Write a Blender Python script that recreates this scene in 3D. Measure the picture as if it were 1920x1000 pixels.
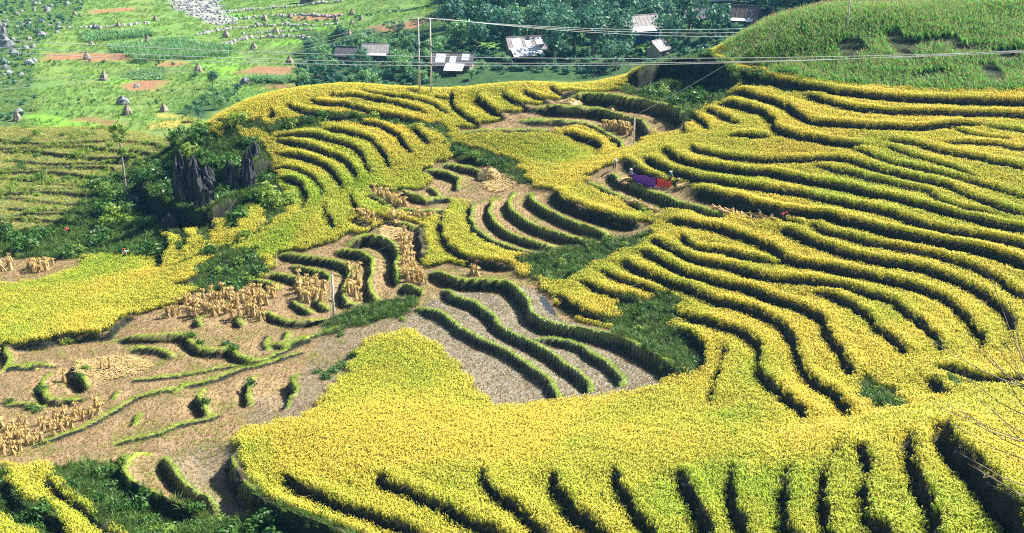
import bpy, math, random
import numpy as np

for o in list(bpy.data.objects):
    bpy.data.objects.remove(o)
C = bpy.context.scene.collection
RNG = np.random.default_rng(7)
random.seed(7)

# ------------------------------------------------------------------ camera
PITCH = math.radians(20.0)
HFOV = math.radians(40.0)
FPX = 960.0 / math.tan(HFOV / 2)
cam_d = bpy.data.cameras.new('camera')
cam_d.sensor_fit = 'HORIZONTAL'
cam_d.angle = HFOV
cam_d.clip_start = 0.5
cam_d.clip_end = 3000
cam = bpy.data.objects.new('camera', cam_d)
cam.rotation_euler = (math.pi / 2 - PITCH, 0, 0)
C.objects.link(cam)
bpy.context.scene.camera = cam

# ------------------------------------------------------------------ light
SUN_AZ = math.radians(62)     # to the right of the view direction (+Y)
SUN_EL = math.radians(43)
S = bpy.context.scene
W = bpy.data.worlds.new('World')
S.world = W
W.use_nodes = True
nt = W.node_tree
sky = nt.nodes.new('ShaderNodeTexSky')
sky.sky_type = 'NISHITA'
sky.sun_disc = False
sky.sun_elevation = SUN_EL
sky.sun_rotation = SUN_AZ
nt.nodes['Background'].inputs['Strength'].default_value = 0.05
nt.links.new(sky.outputs[0], nt.nodes['Background'].inputs[0])
sun_d = bpy.data.lights.new('sun', 'SUN')
sun_d.energy = 5.0
sun_d.angle = math.radians(0.5)
sun_d.color = (1.0, 0.965, 0.89)
sun = bpy.data.objects.new('sun', sun_d)
# lamp points down its -Z
sx, sy, sz = math.sin(SUN_AZ) * math.cos(SUN_EL), math.cos(SUN_AZ) * math.cos(SUN_EL), math.sin(SUN_EL)
from mathutils import Vector, Matrix
sun.rotation_euler = Vector((sx, sy, sz)).to_track_quat('Z', 'Y').to_euler()
sun.location = (60, 160, 60)
C.objects.link(sun)
S.view_settings.view_transform = 'Standard'
S.view_settings.look = 'None'
S.view_settings.gamma = 1
S.view_settings.exposure = 1.75
S.view_settings.use_curve_mapping = False
S.cycles.max_bounces = 6
S.cycles.diffuse_bounces = 3
S.cycles.transmission_bounces = 4
S.cycles.transparent_max_bounces = 8
S.cycles.volume_bounces = 0
S.cycles.use_denoising = False
S.cycles.pixel_filter_type = 'BLACKMAN_HARRIS'
S.cycles.filter_width = 1.1

# ------------------------------------------------------------------ helpers
def tag(o, label=None, cat=None, group=None, kind=None):
    if label: o['label'] = label
    if cat: o['category'] = cat
    if group: o['group'] = group
    if kind: o['kind'] = kind
    return o

def empty(name, loc, rz=0.0):
    o = bpy.data.objects.new(name, None)
    o.empty_display_size = 0.3
    o.location = loc
    o.rotation_euler = (0, 0, rz)
    C.objects.link(o)
    return o

def mesh_data(name, v, f, mats, fm=None, smooth=False):
    m = bpy.data.meshes.new(name)
    m.from_pydata([tuple(p) for p in v], [], [tuple(q) for q in f])
    for mt in (mats if isinstance(mats, (list, tuple)) else [mats]):
        m.materials.append(mt)
    if fm is not None:
        m.polygons.foreach_set('material_index', np.asarray(fm, np.int32))
    if smooth:
        m.polygons.foreach_set('use_smooth', np.ones(len(m.polygons), bool))
    m.update()
    return m

def obj(name, m, parent=None, loc=(0, 0, 0), rz=0.0, scale=1.0):
    o = bpy.data.objects.new(name, m)
    o.location = loc
    o.rotation_euler = (0, 0, rz)
    o.scale = (scale,) * 3 if not isinstance(scale, (tuple, list)) else scale
    if parent: o.parent = parent
    C.objects.link(o)
    return o

ORD = ['first','second','third','fourth','fifth','sixth','seventh','eighth','ninth','tenth','eleventh','twelfth','thirteenth','fourteenth','fifteenth','sixteenth','seventeenth','eighteenth','nineteenth','twentieth',
       'twenty-first','twenty-second','twenty-third','twenty-fourth','twenty-fifth','twenty-sixth','twenty-seventh','twenty-eighth','twenty-ninth','thirtieth']
def place_labels(objs, base, place, group, cat):
    """labels by place: rows from back to front, then counted from the left, as seen in the picture"""
    uv = [project(np.array(o.location)) for o in objs]
    order = sorted(range(len(objs)), key=lambda k: uv[k][1])
    nrow = 1 if len(objs) <= 14 else (2 if len(objs) <= 30 else (3 if len(objs) <= 60 else 4))
    names = {1: [''], 2: ['back row', 'front row'], 3: ['back row', 'middle row', 'front row'], 4: ['back row', 'second row', 'third row', 'front row']}[nrow]
    per = math.ceil(len(objs) / nrow)
    for rw in range(nrow):
        row = sorted(order[rw * per:(rw + 1) * per], key=lambda k: uv[k][0])
        for n_, k in enumerate(row):
            far_end = len(row) - 1 - n_ < n_
            c = (len(row) - 1 - n_) if far_end else n_
            tag(objs[k], f"{base} {place}, {ORD[c]} from the {'right' if far_end else 'left'}" + (f", {names[rw]}" if names[rw] else ''), cat, group)

class MB:
    """collects verts / faces / material indices"""
    def __init__(s): s.v, s.f, s.m = [], [], []
    def add(s, v, f, mi=0):
        n = len(s.v)
        s.v += [tuple(p) for p in v]
        s.f += [tuple(i + n for i in q) for q in f]
        s.m += [mi] * len(f)
    def box(s, a, b, mi=0, M=None):
        x0, y0, z0 = a; x1, y1, z1 = b
        v = [(x0,y0,z0),(x1,y0,z0),(x1,y1,z0),(x0,y1,z0),(x0,y0,z1),(x1,y0,z1),(x1,y1,z1),(x0,y1,z1)]
        if M is not None: v = [M @ Vector(p) for p in v]
        s.add(v, [(3,2,1,0),(4,5,6,7),(0,1,5,4),(1,2,6,5),(2,3,7,6),(3,0,4,7)], mi)
    def tube(s, pts, rad, n=6, mi=0, cap=True):
        pts = [Vector(p) for p in pts]
        rads = rad if isinstance(rad, (list, tuple)) else [rad] * len(pts)
        v, f = [], []
        for i, p in enumerate(pts):
            t = (pts[min(i + 1, len(pts) - 1)] - pts[max(i - 1, 0)]).normalized()
            a = t.cross(Vector((0, 0, 1)) if abs(t.z) < .9 else Vector((1, 0, 0))).normalized()
            b = t.cross(a)
            for k in range(n):
                an = 2 * math.pi * k / n
                v.append(p + (a * math.cos(an) + b * math.sin(an)) * rads[i])
        for i in range(len(pts) - 1):
            for k in range(n):
                k2 = (k + 1) % n
                f.append((i*n+k, i*n+k2, (i+1)*n+k2, (i+1)*n+k))
        if cap:
            f.append(tuple(range(n))[::-1]); f.append(tuple((len(pts)-1)*n + k for k in range(n)))
        s.add(v, f, mi)
    def data(s, name, mats, smooth=False): return mesh_data(name, s.v, s.f, mats, s.m, smooth)
    def obj(s, name, mats, parent=None, loc=(0,0,0), rz=0.0, smooth=False):
        return obj(name, s.data(name, mats, smooth), parent, loc, rz)

def copy_tree(o, parent=None):
    c = o.copy(); C.objects.link(c)
    if parent: c.parent = parent
    for ch in [x for x in o.children]: copy_tree(ch, c)
    return c

# ------------------------------------------------------------------ materials
def mat(name):
    m = bpy.data.materials.new(name); m.use_nodes = True
    n = m.node_tree; n.nodes.clear()
    out = n.nodes.new('ShaderNodeOutputMaterial')
    return m, n, out

def N(n, t, **kw):
    x = n.nodes.new(t)
    for k, v in kw.items():
        if k.startswith('i_'):
            key = k[2:]; x.inputs[int(key) if key.isdigit() else key.replace('_', ' ')].default_value = v
        else: setattr(x, k, v)
    return x

def mixc(n, fac, a, b, bt='MIX'):
    x = n.nodes.new('ShaderNodeMix'); x.data_type = 'RGBA'; x.blend_type = bt
    for s, val in ((0, fac), (6, a), (7, b)):
        if hasattr(val, 'is_output') or isinstance(val, bpy.types.NodeSocket): n.links.new(val, x.inputs[s])
        else: x.inputs[s].default_value = val if s == 0 else (*val, 1)
    return x.outputs[2]

def math_(n, op, a, b=0.0, clamp=False):
    x = n.nodes.new('ShaderNodeMath'); x.operation = op; x.use_clamp = clamp
    for s, val in ((0, a), (1, b)):
        if isinstance(val, bpy.types.NodeSocket): n.links.new(val, x.inputs[s])
        else: x.inputs[s].default_value = val
    return x.outputs[0]

def noise(n, scale, detail=4, rough=.6, vec=None):
    x = N(n, 'ShaderNodeTexNoise'); x.inputs['Scale'].default_value = scale
    x.inputs['Detail'].default_value = detail; x.inputs['Roughness'].default_value = rough
    if vec is None:
        g = N(n, 'ShaderNodeNewGeometry'); n.links.new(g.outputs['Position'], x.inputs['Vector'])
    else: n.links.new(vec, x.inputs['Vector'])
    return x.outputs[0]

def ramp(n, sock, lo, hi):
    x = N(n, 'ShaderNodeMapRange', clamp=True); n.links.new(sock, x.inputs[0])
    x.inputs[1].default_value = lo; x.inputs[2].default_value = hi
    return x.outputs[0]

def leaf_mat(name, c0, c1, c2=None, attr=None, trans=.45, rough=.55, nscale=.35, tint=None):
    """leaf / blade surface; colour varies per instance and through space"""
    m, n, out = mat(name)
    ns = noise(n, nscale, 3)
    oi = N(n, 'ShaderNodeObjectInfo')
    if attr:
        at = N(n, 'ShaderNodeAttribute', attribute_type='INSTANCER', attribute_name=attr)
        fac = at.outputs['Fac']
    else:
        fac = math_(n, 'ADD', math_(n, 'MULTIPLY', ramp(n, ns, .3, .7), .6), math_(n, 'MULTIPLY', oi.outputs['Random'], .4), True)
    col = mixc(n, fac, c0, c1)
    if c2:
        n2 = noise(n, 2.3, 2)
        col = mixc(n, math_(n, 'MULTIPLY', ramp(n, n2, .5, .75), .6), col, c2)
    d = N(n, 'ShaderNodeBsdfPrincipled'); d.inputs['Roughness'].default_value = rough
    d.inputs['Specular IOR Level'].default_value = .25
    n.links.new(col, d.inputs['Base Color'])
    t = N(n, 'ShaderNodeBsdfTranslucent'); n.links.new(col, t.inputs['Color'])
    mx = N(n, 'ShaderNodeMixShader'); mx.inputs[0].default_value = trans
    n.links.new(d.outputs[0], mx.inputs[1]); n.links.new(t.outputs[0], mx.inputs[2])
    n.links.new(mx.outputs[0], out.inputs[0])
    return m

def plain(name, c0, c1=None, rough=.7, nscale=3.0, metallic=0, bump=0, spec=.3):
    m, n, out = mat(name)
    d = N(n, 'ShaderNodeBsdfPrincipled')
    d.inputs['Roughness'].default_value = rough; d.inputs['Metallic'].default_value = metallic
    d.inputs['Specular IOR Level'].default_value = spec
    tc = N(n, 'ShaderNodeTexCoord')
    ns = noise(n, nscale, 5, .65, tc.outputs['Object'])
    n.links.new(mixc(n, ramp(n, ns, .3, .7), c0, c1 or tuple(x * .7 for x in c0)), d.inputs['Base Color'])
    if bump:
        b = N(n, 'ShaderNodeBump'); b.inputs['Strength'].default_value = bump; b.inputs['Distance'].default_value = .1
        n.links.new(ns, b.inputs['Height']); n.links.new(b.outputs[0], d.inputs['Normal'])
    n.links.new(d.outputs[0], out.inputs[0])
    return m
# ------------------------------------------------------------------ survey of the place
# Sightings from the viewpoint (picture coordinates of the 1920 x 1000 photograph) with the height of the
# ground there in metres below the viewpoint; they are turned into ground points below.
CTRL = [
 (0,1000,-56),(0,850,-59),(0,700,-60.5),(0,550,-62),(0,430,-63),(0,300,-64),(0,238,-62.2),
 (300,800,-57.8),(300,650,-59.3),(300,500,-60.3),(300,430,-59.8),(180,460,-62),(150,350,-63),(300,320,-59.5),(330,240,-55.5),(200,236,-59.6),(100,239,-61.6),
 (400,330,-54.5),(370,390,-57.5),(400,225,-50.8),(470,190,-49.3),(540,175,-48.7),(660,158,-48.2),(785,165,-48.2),(900,158,-47.8),(1000,150,-47.2),(1200,135,-46.2),(1300,104,-43.8),
 (1345,82,-42.2),(1450,38,-38.5),(1590,12,-35.6),(1750,8,-35),(1920,6,-34.5),
 (1590,62,-37.6),(1900,90,-37.8),(1900,160,-40.3),(1600,163,-42.2),(1350,120,-44.4),(1280,200,-50.3),
 (1200,155,-47.3),(1100,188,-50),(1000,300,-54),(850,230,-52.6),(1180,280,-53.2),(640,255,-51.6),(640,350,-55.3),(520,260,-52.3),
 (500,400,-57),(420,470,-58.7),(640,430,-57),(770,350,-56),(820,310,-54.8),(900,400,-56),(1100,440,-54.2),(1200,400,-52.8),
 (1220,350,-51.8),(1400,390,-49.7),(1400,270,-47),(1400,200,-45.3),(1900,300,-43.6),(1900,450,-46),(1900,600,-48.3),
 (1900,700,-47.6),(1900,850,-43.5),(1900,1000,-40.5),(1600,1000,-44.3),(1600,800,-47.6),(1620,700,-49.3),(1710,670,-48.5),
 (1600,600,-50),(1600,500,-48.7),(1600,400,-47),(1600,300,-45),(1600,230,-43.6),
 (1400,500,-51.5),(1400,600,-53),(1400,700,-52.3),(1400,800,-50.5),(1400,900,-48.6),(1400,1000,-46.8),
 (1200,480,-53.7),(1100,530,-55.5),(1250,600,-54.7),(1200,700,-55.3),(1200,800,-52.5),(1200,900,-50.6),(1200,1000,-49),
 (1000,500,-56.3),(950,560,-56.8),(1000,640,-57),(850,560,-57.4),(780,600,-58),(1000,740,-56.5),(900,760,-56.4),(1000,830,-54.2),(1000,900,-52.7),(1000,1000,-51),
 (750,640,-57),(750,770,-55.3),(750,900,-53.8),(750,1000,-52.7),(600,720,-58.2),(600,800,-55.7),(480,820,-55.9),(420,880,-57.8),(300,900,-58),(560,950,-54.6),
 (450,960,-56.8),(300,1000,-58),(150,930,-57),(600,600,-58.6),(700,500,-57.9),(760,450,-57),(450,560,-59.2),(150,560,-61.3),(450,700,-59.2),(150,750,-60),
]
CREST = [(-60,240),(0,238),(100,238),(200,235),(290,231),(330,228),(380,222),(400,212),(450,188),(540,168),(660,155),(785,160),(900,154),(1000,148),(1100,143),(1200,132),(1300,102),(1345,80),(1450,36),(1590,10),(1750,6),(1920,4),(2000,2)]
# risers between terraces: (height, kind, points); the upper terrace lies on the left of the direction of travel.
# kind r: in standing rice, s: in cut fields, m: traced along the lit top edge of the bank
RIS = [
 (1.3,'r',[(1375,141),(1420,148),(1450,151),(1510,161),(1560,170),(1620,178),(1700,185),(1780,188),(1960,194)]),
 (1.4,'r',[(1500,172),(1520,178),(1574,195),(1614,203),(1681,208),(1781,210),(1960,214)]),
 (1.6,'r',[(1370,168),(1414,179),(1454,191),(1480,201),(1500,214),(1520,225),(1547,231),(1614,235),(1681,238),(1724,240),(1781,234),(1850,231)]),
 (1.5,'r',[(1348,189),(1390,197),(1424,207),(1447,219),(1453,232),(1462,244),(1497,253),(1540,261),(1580,268),(1620,270),(1645,266)]),
 (1.1,'r',[(1655,259),(1714,268),(1764,281),(1814,291),(1864,301),(1960,322)]),
 (.8,'r',[(1770,233),(1814,247),(1864,256),(1912,260)]),
 (.8,'r',[(1840,230),(1881,240),(1960,251)]),
 (1.0,'r',[(1755,265),(1831,267),(1868,268),(1898,275),(1960,281)]),
 (1.0,'r',[(1592,268),(1631,287),(1681,305),(1731,318),(1781,327),(1831,340),(1864,351),(1898,361),(1960,378)]),
 (.9,'r',[(1655,265),(1697,285),(1747,301),(1781,311),(1814,324),(1850,336)]),
 (1.0,'r',[(1525,303),(1564,315),(1614,327),(1641,334),(1681,343),(1741,356),(1758,370),(1788,383),(1831,392),(1885,396)]),
 (1.0,'r',[(1297,268),(1312,281),(1330,287),(1372,294),(1434,299),(1514,298),(1564,296),(1597,300),(1641,315),(1681,325),(1724,334),(1774,347),(1814,363),(1848,376),(1881,388),(1960,408)]),
 (1.4,'r',[(1246,271),(1260,287),(1279,299),(1309,307),(1372,318),(1413,321),(1455,325),(1494,334),(1530,340),(1581,349),(1631,361),(1681,371),(1731,384),(1781,397),(1831,409),(1881,421),(1960,436)]),
 (1.3,'r',[(1207,290),(1229,304),(1254,316),(1288,327),(1330,336),(1393,346),(1455,355),(1514,365),(1564,376),(1614,386),(1664,397),(1697,409),(1731,419),(1781,431),(1848,443),(1960,466)]),
 (1.3,'r',[(1169,293),(1194,312),(1220,326),(1250,335)]),
 (1.0,'r',[(1297,214),(1321,229),(1334,243)]),
 (1.0,'r',[(1322,200),(1353,214),(1380,227),(1394,232)]),
 (.9,'r',[(1280,233),(1290,249)]),
 (.9,'r',[(1362,252),(1414,252),(1452,255)]),
 (2.3,'r',[(1303,348),(1330,361),(1380,374),(1420,385),(1464,394),(1514,401),(1557,404),(1581,412),(1631,424),(1681,437),(1747,451),(1814,463),(1881,481),(1960,507)]),
 (1.2,'r',[(1518,413),(1547,432),(1597,444),(1647,456),(1697,466),(1747,476),(1798,489),(1848,508),(1881,528),(1960,580)]),
 (.7,'r',[(1464,402),(1494,415),(1516,419)]),
 (1.6,'r',[(1458,421),(1514,446),(1547,459),(1581,471),(1631,484),(1681,492),(1731,502),(1781,519),(1821,535),(1854,555),(1881,578),(1903,600),(1905,622),(1891,638),(1888,654)]),
 (1.5,'r',[(1246,405),(1278,413),(1309,420),(1343,425),(1380,438),(1420,451),(1447,464),(1467,478),(1497,491),(1547,499),(1597,509),(1647,519),(1697,532),(1747,547),(1781,565),(1808,585),(1828,611),(1844,630),(1847,648),(1838,660)]),
 (1.2,'r',[(1278,430),(1284,445),(1300,462),(1330,466),(1363,470),(1390,478),(1430,486),(1475,492)]),
 (1.5,'r',[(1218,440),(1241,455),(1280,476),(1307,488),(1347,495),(1380,502),(1420,515),(1467,523),(1514,526),(1554,530),(1597,539),(1641,552),(1681,565),(1708,589),(1731,605),(1754,625),(1771,645),(1766,664)]),
 (1.7,'r',[(1198,462),(1235,484),(1280,509),(1320,521),(1363,531),(1407,542),(1440,554),(1474,565),(1514,579),(1540,592),(1554,612),(1559,630),(1574,648),(1594,680),(1606,708)]),
 (1.3,'r',[(1520,540),(1564,554),(1597,569),(1631,592),(1647,612),(1674,632),(1696,650),(1706,670)]),
 (1.7,'r',[(1161,482),(1188,500),(1224,515),(1258,529),(1280,536),(1313,549),(1347,564),(1397,575),(1430,589),(1460,602),(1477,619),(1490,636),(1497,655),(1507,685),(1520,709),(1547,727),(1574,745),(1591,764),(1596,785)]),
 (1.6,'r',[(1270,582),(1313,598),(1350,607),(1390,619),(1422,640),(1432,662),(1427,695),(1447,714),(1467,734),(1494,754),(1514,772),(1514,792)]),
 (1.2,'r',[(1366,640),(1362,668),(1353,695),(1345,719),(1340,740),(1318,766)]),
 (1.4,'r',[(1262,610),(1300,628),(1322,650),(1324,672),(1312,692),(1272,708)]),
 (1.0,'r',[(1734,683),(1781,687),(1828,702),(1881,712),(1960,702)]),
 (1.2,'r',[(1751,701),(1764,723),(1788,739)]),
 (2.2,'r',[(1270,868),(1288,900),(1305,933),(1322,966),(1332,1000),(1345,1060)]),
 (2.0,'r',[(1390,858),(1381,883),(1378,916),(1384,943),(1394,973),(1404,1000),(1424,1060)]),
 (2.0,'r',[(1492,862),(1481,893),(1478,926),(1480,960),(1486,1000),(1494,1060)]),
 (1.7,'r',[(1602,803),(1589,816),(1584,835),(1564,866),(1554,893),(1550,926),(1554,966),(1560,1000),(1570,1060)]),
 (1.6,'r',[(1584,833),(1620,833),(1631,853),(1637,873),(1631,906),(1631,950),(1641,976),(1670,995),(1710,1050)]),
 (2.2,'r',[(1722,796),(1712,823),(1715,853),(1723,883),(1736,916),(1749,943),(1759,976),(1765,1000),(1775,1060)]),
 (2.8,'r',[(1794,780),(1776,808),(1792,843),(1821,870),(1850,898),(1876,932),(1903,964),(1920,1000),(1950,1060)]),
 (1.5,'r',[(708,875),(722,896),(740,907),(790,928),(840,951),(890,977),(935,1000),(1010,1050)]),
 (1.6,'r',[(916,866),(908,883),(918,906),(940,930),(974,953),(1001,976),(1020,996),(1060,1050)]),
 (2.1,'r',[(1054,872),(1043,894),(1053,920),(1076,950),(1108,978),(1136,1000),(1180,1060)]),
 (1.6,'r',[(1171,862),(1160,888),(1172,918),(1191,948),(1212,978),(1226,1000),(1250,1060)]),
 (1.4,'r',[(534,878),(548,900),(584,921),(640,945),(690,960),(740,980),(783,996),(850,1050)]),
 (2.2,'m',[(449,812),(436,835),(432,855),(440,885),(468,914),(500,942),(568,970),(660,1004),(720,1050)]),
 # left corner
 (1.2,'r',[(96,884),(104,913),(134,937),(160,955),(187,974),(222,1004),(250,1040)]),
 (1.8,'r',[(14,880),(18,915),(50,947),(105,970),(125,1000),(150,1050)]),
 # lower left cut terraces
 (1.8,'m',[(300,830),(255,838),(235,853),(228,878),(240,899),(274,916),(307,933),(334,946),(385,956)]),
 (1.7,'m',[(300,836),(306,860),(322,886),(350,908),(386,925),(404,944)]),
 (1.6,'s',[(377,728),(367,752),(378,776),(395,785)]),
 (1.4,'s',[(476,703),(460,735),(466,768)]),
 (1.5,'s',[(556,700),(543,726),(546,750),(526,776)]),
 (.8,'s',[(343,722),(322,740)]),
 (.8,'s',[(259,776),(243,804)]),
 (.9,'s',[(216,735),(205,752)]),
 (1.8,'s',[(147,676),(138,697),(148,722),(172,736)]),
 (1.2,'s',[(90,696),(74,730),(88,756),(140,756),(170,742)]),
 (.45,'m',[(0,700),(15,688),(60,690),(62,682),(100,684),(105,678)]),
 (.45,'m',[(0,758),(40,756),(90,758)]),
 (.3,'m',[(227,716),(284,710),(334,703),(384,695),(434,686),(500,674),(560,640),(610,622),(660,600)]),
 (.3,'m',[(40,842),(134,810),(200,780),(234,757),(300,732),(384,717),(450,693),(540,668),(580,655)]),
 (.3,'m',[(200,838),(250,824),(300,811),(334,797),(394,784),(420,770)]),
 (1.1,'e',[(8,660),(25,654),(84,648),(100,640),(142,637),(184,634),(206,630),(217,616),(236,600),(262,590)]),
 (1.2,'m',[(205,632),(240,631),(287,628),(318,626),(347,628),(352,640),(370,652),(410,656),(424,652),(440,665),(470,672),(500,668)]),
 (.9,'m',[(0,640),(12,668),(0,690)]),
 (.8,'m',[(232,655),(262,650),(300,655),(330,668)]),
 (.8,'m',[(500,640),(530,646),(552,640),(590,628)]),
 (.9,'s',[(372,595),(366,606),(374,616)]),
 (.9,'s',[(447,592),(436,606),(455,616)]),
 (.6,'s',[(500,630),(494,645),(500,660)]),
 (.6,'s',[(540,622),(525,640)]),
 (1.0,'m',[(500,572),(496,580),(510,592),(535,600),(575,601),(620,590)]),
 (.9,'m',[(545,555),(548,565),(564,577),(589,585)]),
 (.9,'m',[(588,555),(590,564),(600,573),(622,577)]),
 (1.6,'m',[(617,460),(647,466),(680,472),(694,483),(694,495),(688,520),(690,544),(700,554),(725,557)]),
 (1.5,'m',[(513,467),(547,475),(580,480),(622,486),(647,495),(657,503),(648,520),(640,545),(647,562),(680,563)]),
 (1.2,'m',[(535,492),(564,499),(597,507),(614,514),(617,524)]),
 (1.2,'m',[(494,510),(522,512),(547,519),(572,529)]),
 (.9,'m',[(455,526),(480,524),(505,529),(522,540)]),
 (2.2,'m',[(640,452),(684,438),(705,440),(730,451),(740,465),(738,490),(741,510),(745,525)]),
 (1.5,'m',[(747,528),(772,536),(796,544)]),
 (1.4,'s',[(783,424),(784,450),(787,475),(794,497)]),
 (1.0,'m',[(715,412),(735,414),(760,418),(783,424)]),
 (.7,'m',[(655,410),(680,422),(705,424)]),
 # middle cut terraces
 (1.6,'r',[(837,390),(828,420),(834,450),(854,472),(894,487),(941,494),(975,494)]),
 (.9,'m',[(892,372),(884,387),(880,404),(887,422),(905,441),(935,455),(967,466),(1011,472)]),
 (1.4,'m',[(930,360),(914,384),(915,400),(930,419),(955,436),(1007,453),(1054,458)]),
 (1.5,'m',[(967,348),(952,369),(952,384),(969,402),(997,419),(1030,431),(1070,443),(1115,449)]),
 (1.5,'m',[(995,352),(992,362),(1000,377),(1022,390),(1055,407),(1100,423),(1151,438)]),
 (2.6,'r',[(1036,352),(1050,372),(1080,388),(1124,403),(1174,416),(1215,412)]),
 (.7,'m',[(1096,336),(1121,351),(1152,364),(1169,370),(1200,389),(1222,401)]),
 (1.4,'m',[(1136,316),(1152,331),(1184,344),(1215,357),(1246,367),(1267,377),(1309,387),(1340,397),(1365,409)]),
 (1.2,'m',[(850,293),(880,294),(907,303)]),
 (1.3,'m',[(822,303),(855,308),(880,313),(901,320),(897,329)]),
 (1.3,'m',[(780,316),(813,317),(835,321),(856,330),(854,342),(860,354)]),
 (.8,'m',[(802,346),(813,357),(818,367)]),
 (.8,'m',[(765,362),(780,369),(800,376),(815,371),(872,373)]),
 (1.0,'m',[(735,389),(780,393),(813,394),(840,385)]),
 (.8,'m',[(690,363),(714,378),(735,391)]),
 (1.0,'s',[(744,357),(772,370),(800,380)]),
 (1.3,'r',[(662,356),(665,383),(680,394),(716,406)]),
 (1.2,'r',[(618,373),(614,397),(622,413),(632,432)]),
 (.9,'r',[(508,303),(547,314),(580,326),(597,339),(607,352),(608,365),(592,374)]),
 (1.6,'r',[(515,327),(547,334),(567,346),(577,357),(577,372),(568,394)]),
 (4.0,'s',[(250,352),(285,388),(330,412),(385,420),(430,395),(445,372)]),
 (3.5,'s',[(335,285),(350,318),(400,332),(450,336),(485,325),(510,300)]),
 (2.2,'r',[(448,387),(444,420),(430,440),(400,462)]),
 (2.0,'r',[(398,402),(402,425),(385,447),(350,470)]),
 (1.8,'r',[(345,428),(352,450),(340,474),(325,490)]),
 (2.0,'r',[(304,436),(316,460),(312,480),(296,503)]),
 (.9,'r',[(310,530),(345,528),(375,510),(440,478),(490,455)]),
 # wet paddies
 (1.0,'m',[(767,572),(800,578),(827,588),(854,608),(880,625),(924,645),(961,665),(1007,694),(1028,714),(1040,738),(1042,752)]),
 (1.4,'m',[(822,530),(847,551),(887,565),(914,585),(934,608),(967,628),(1007,645),(1051,677),(1076,694),(1098,712),(1106,732)]),
 (1.0,'m',[(985,630),(1041,635),(1081,645),(1124,672),(1150,690),(1162,706),(1154,726)]),
 (1.8,'m',[(797,498),(827,511),(854,521),(894,523),(941,525),(967,538),(983,558),(996,585),(1024,602),(1074,612),(1141,625),(1191,645),(1231,668),(1266,690),(1258,706)]),
 (1.3,'r',[(1040,545),(1070,568),(1110,588),(1155,598)]),
 (1.2,'r',[(1089,518),(1124,539),(1174,555),(1215,562)]),
 (1.2,'r',[(1122,498),(1161,521),(1208,535),(1250,549)]),
 # spur
 (1.0,'r',[(688,162),(685,168),(720,176),(754,180),(787,185),(809,191),(829,203),(847,216)]),
 (1.3,'r',[(634,167),(628,177),(662,177),(690,182),(720,187),(754,195),(787,205),(812,214)]),
 (1.5,'r',[(594,179),(585,187),(612,194),(645,195),(670,202),(700,210),(740,216),(775,225),(800,226)]),
 (1.5,'r',[(551,189),(545,198),(560,204),(590,210),(620,216),(665,218),(700,222)]),
 (1.2,'r',[(518,199),(511,209),(518,222)]),
 (.4,'r',[(812,178),(849,185)]), (.4,'r',[(760,164),(787,173)]),
 (1.3,'r',[(650,222),(680,228),(707,232),(737,245),(757,264),(768,281),(775,292)]),
 (1.2,'r',[(774,230),(790,250),(812,273)]),
 (1.4,'r',[(604,236),(622,240),(660,248),(690,257),(708,270),(722,287),(731,302),(729,318)]),
 (1.6,'r',[(505,252),(560,253),(589,252),(614,259),(639,266),(664,275),(681,290),(692,310),(696,330)]),
 (1.7,'r',[(509,258),(547,266),(580,274),(614,287),(639,296),(657,308),(666,322),(672,336),(669,345)]),
 (1.7,'r',[(511,281),(547,289),(580,297),(605,305),(622,316),(634,331),(644,345),(646,357)]),
 (1.7,'r',[(856,165),(849,190),(860,207),(880,222),(908,236)]),
 (1.6,'r',[(908,169),(897,184),(914,198),(934,211),(955,220)]),
 (1.4,'r',[(952,164),(946,175),(967,188),(991,198),(1018,200)]),
 (1.2,'r',[(994,164),(987,173),(1011,183),(1041,187)]),
 (1.3,'r',[(1042,158),(1035,166),(1055,175),(1090,172)]),
 (4.0,'s',[(1165,158),(1200,150),(1235,138),(1280,132),(1330,136),(1362,152),(1380,170)]),
 (2.0,'s',[(1225,126),(1262,116),(1320,117),(1375,137)]),
 (2.6,'m',[(1058,176),(1095,173),(1137,175),(1170,181),(1204,185),(1237,192),(1262,200),(1279,213),(1275,224)]),
 (2.2,'m',[(995,197),(1045,197),(1092,199),(1120,202),(1145,210),(1179,218),(1199,223),(1207,237),(1220,247)]),
 (1.0,'m',[(965,222),(1020,225),(1062,227),(1095,230),(1120,240),(1145,254),(1162,267),(1165,280)]),
 (1.3,'r',[(1046,244),(1070,249),(1095,258),(1117,264),(1128,272),(1122,292)]),
 (.8,'m',[(850,249),(907,244),(974,244),(1050,246)]),
]
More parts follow.
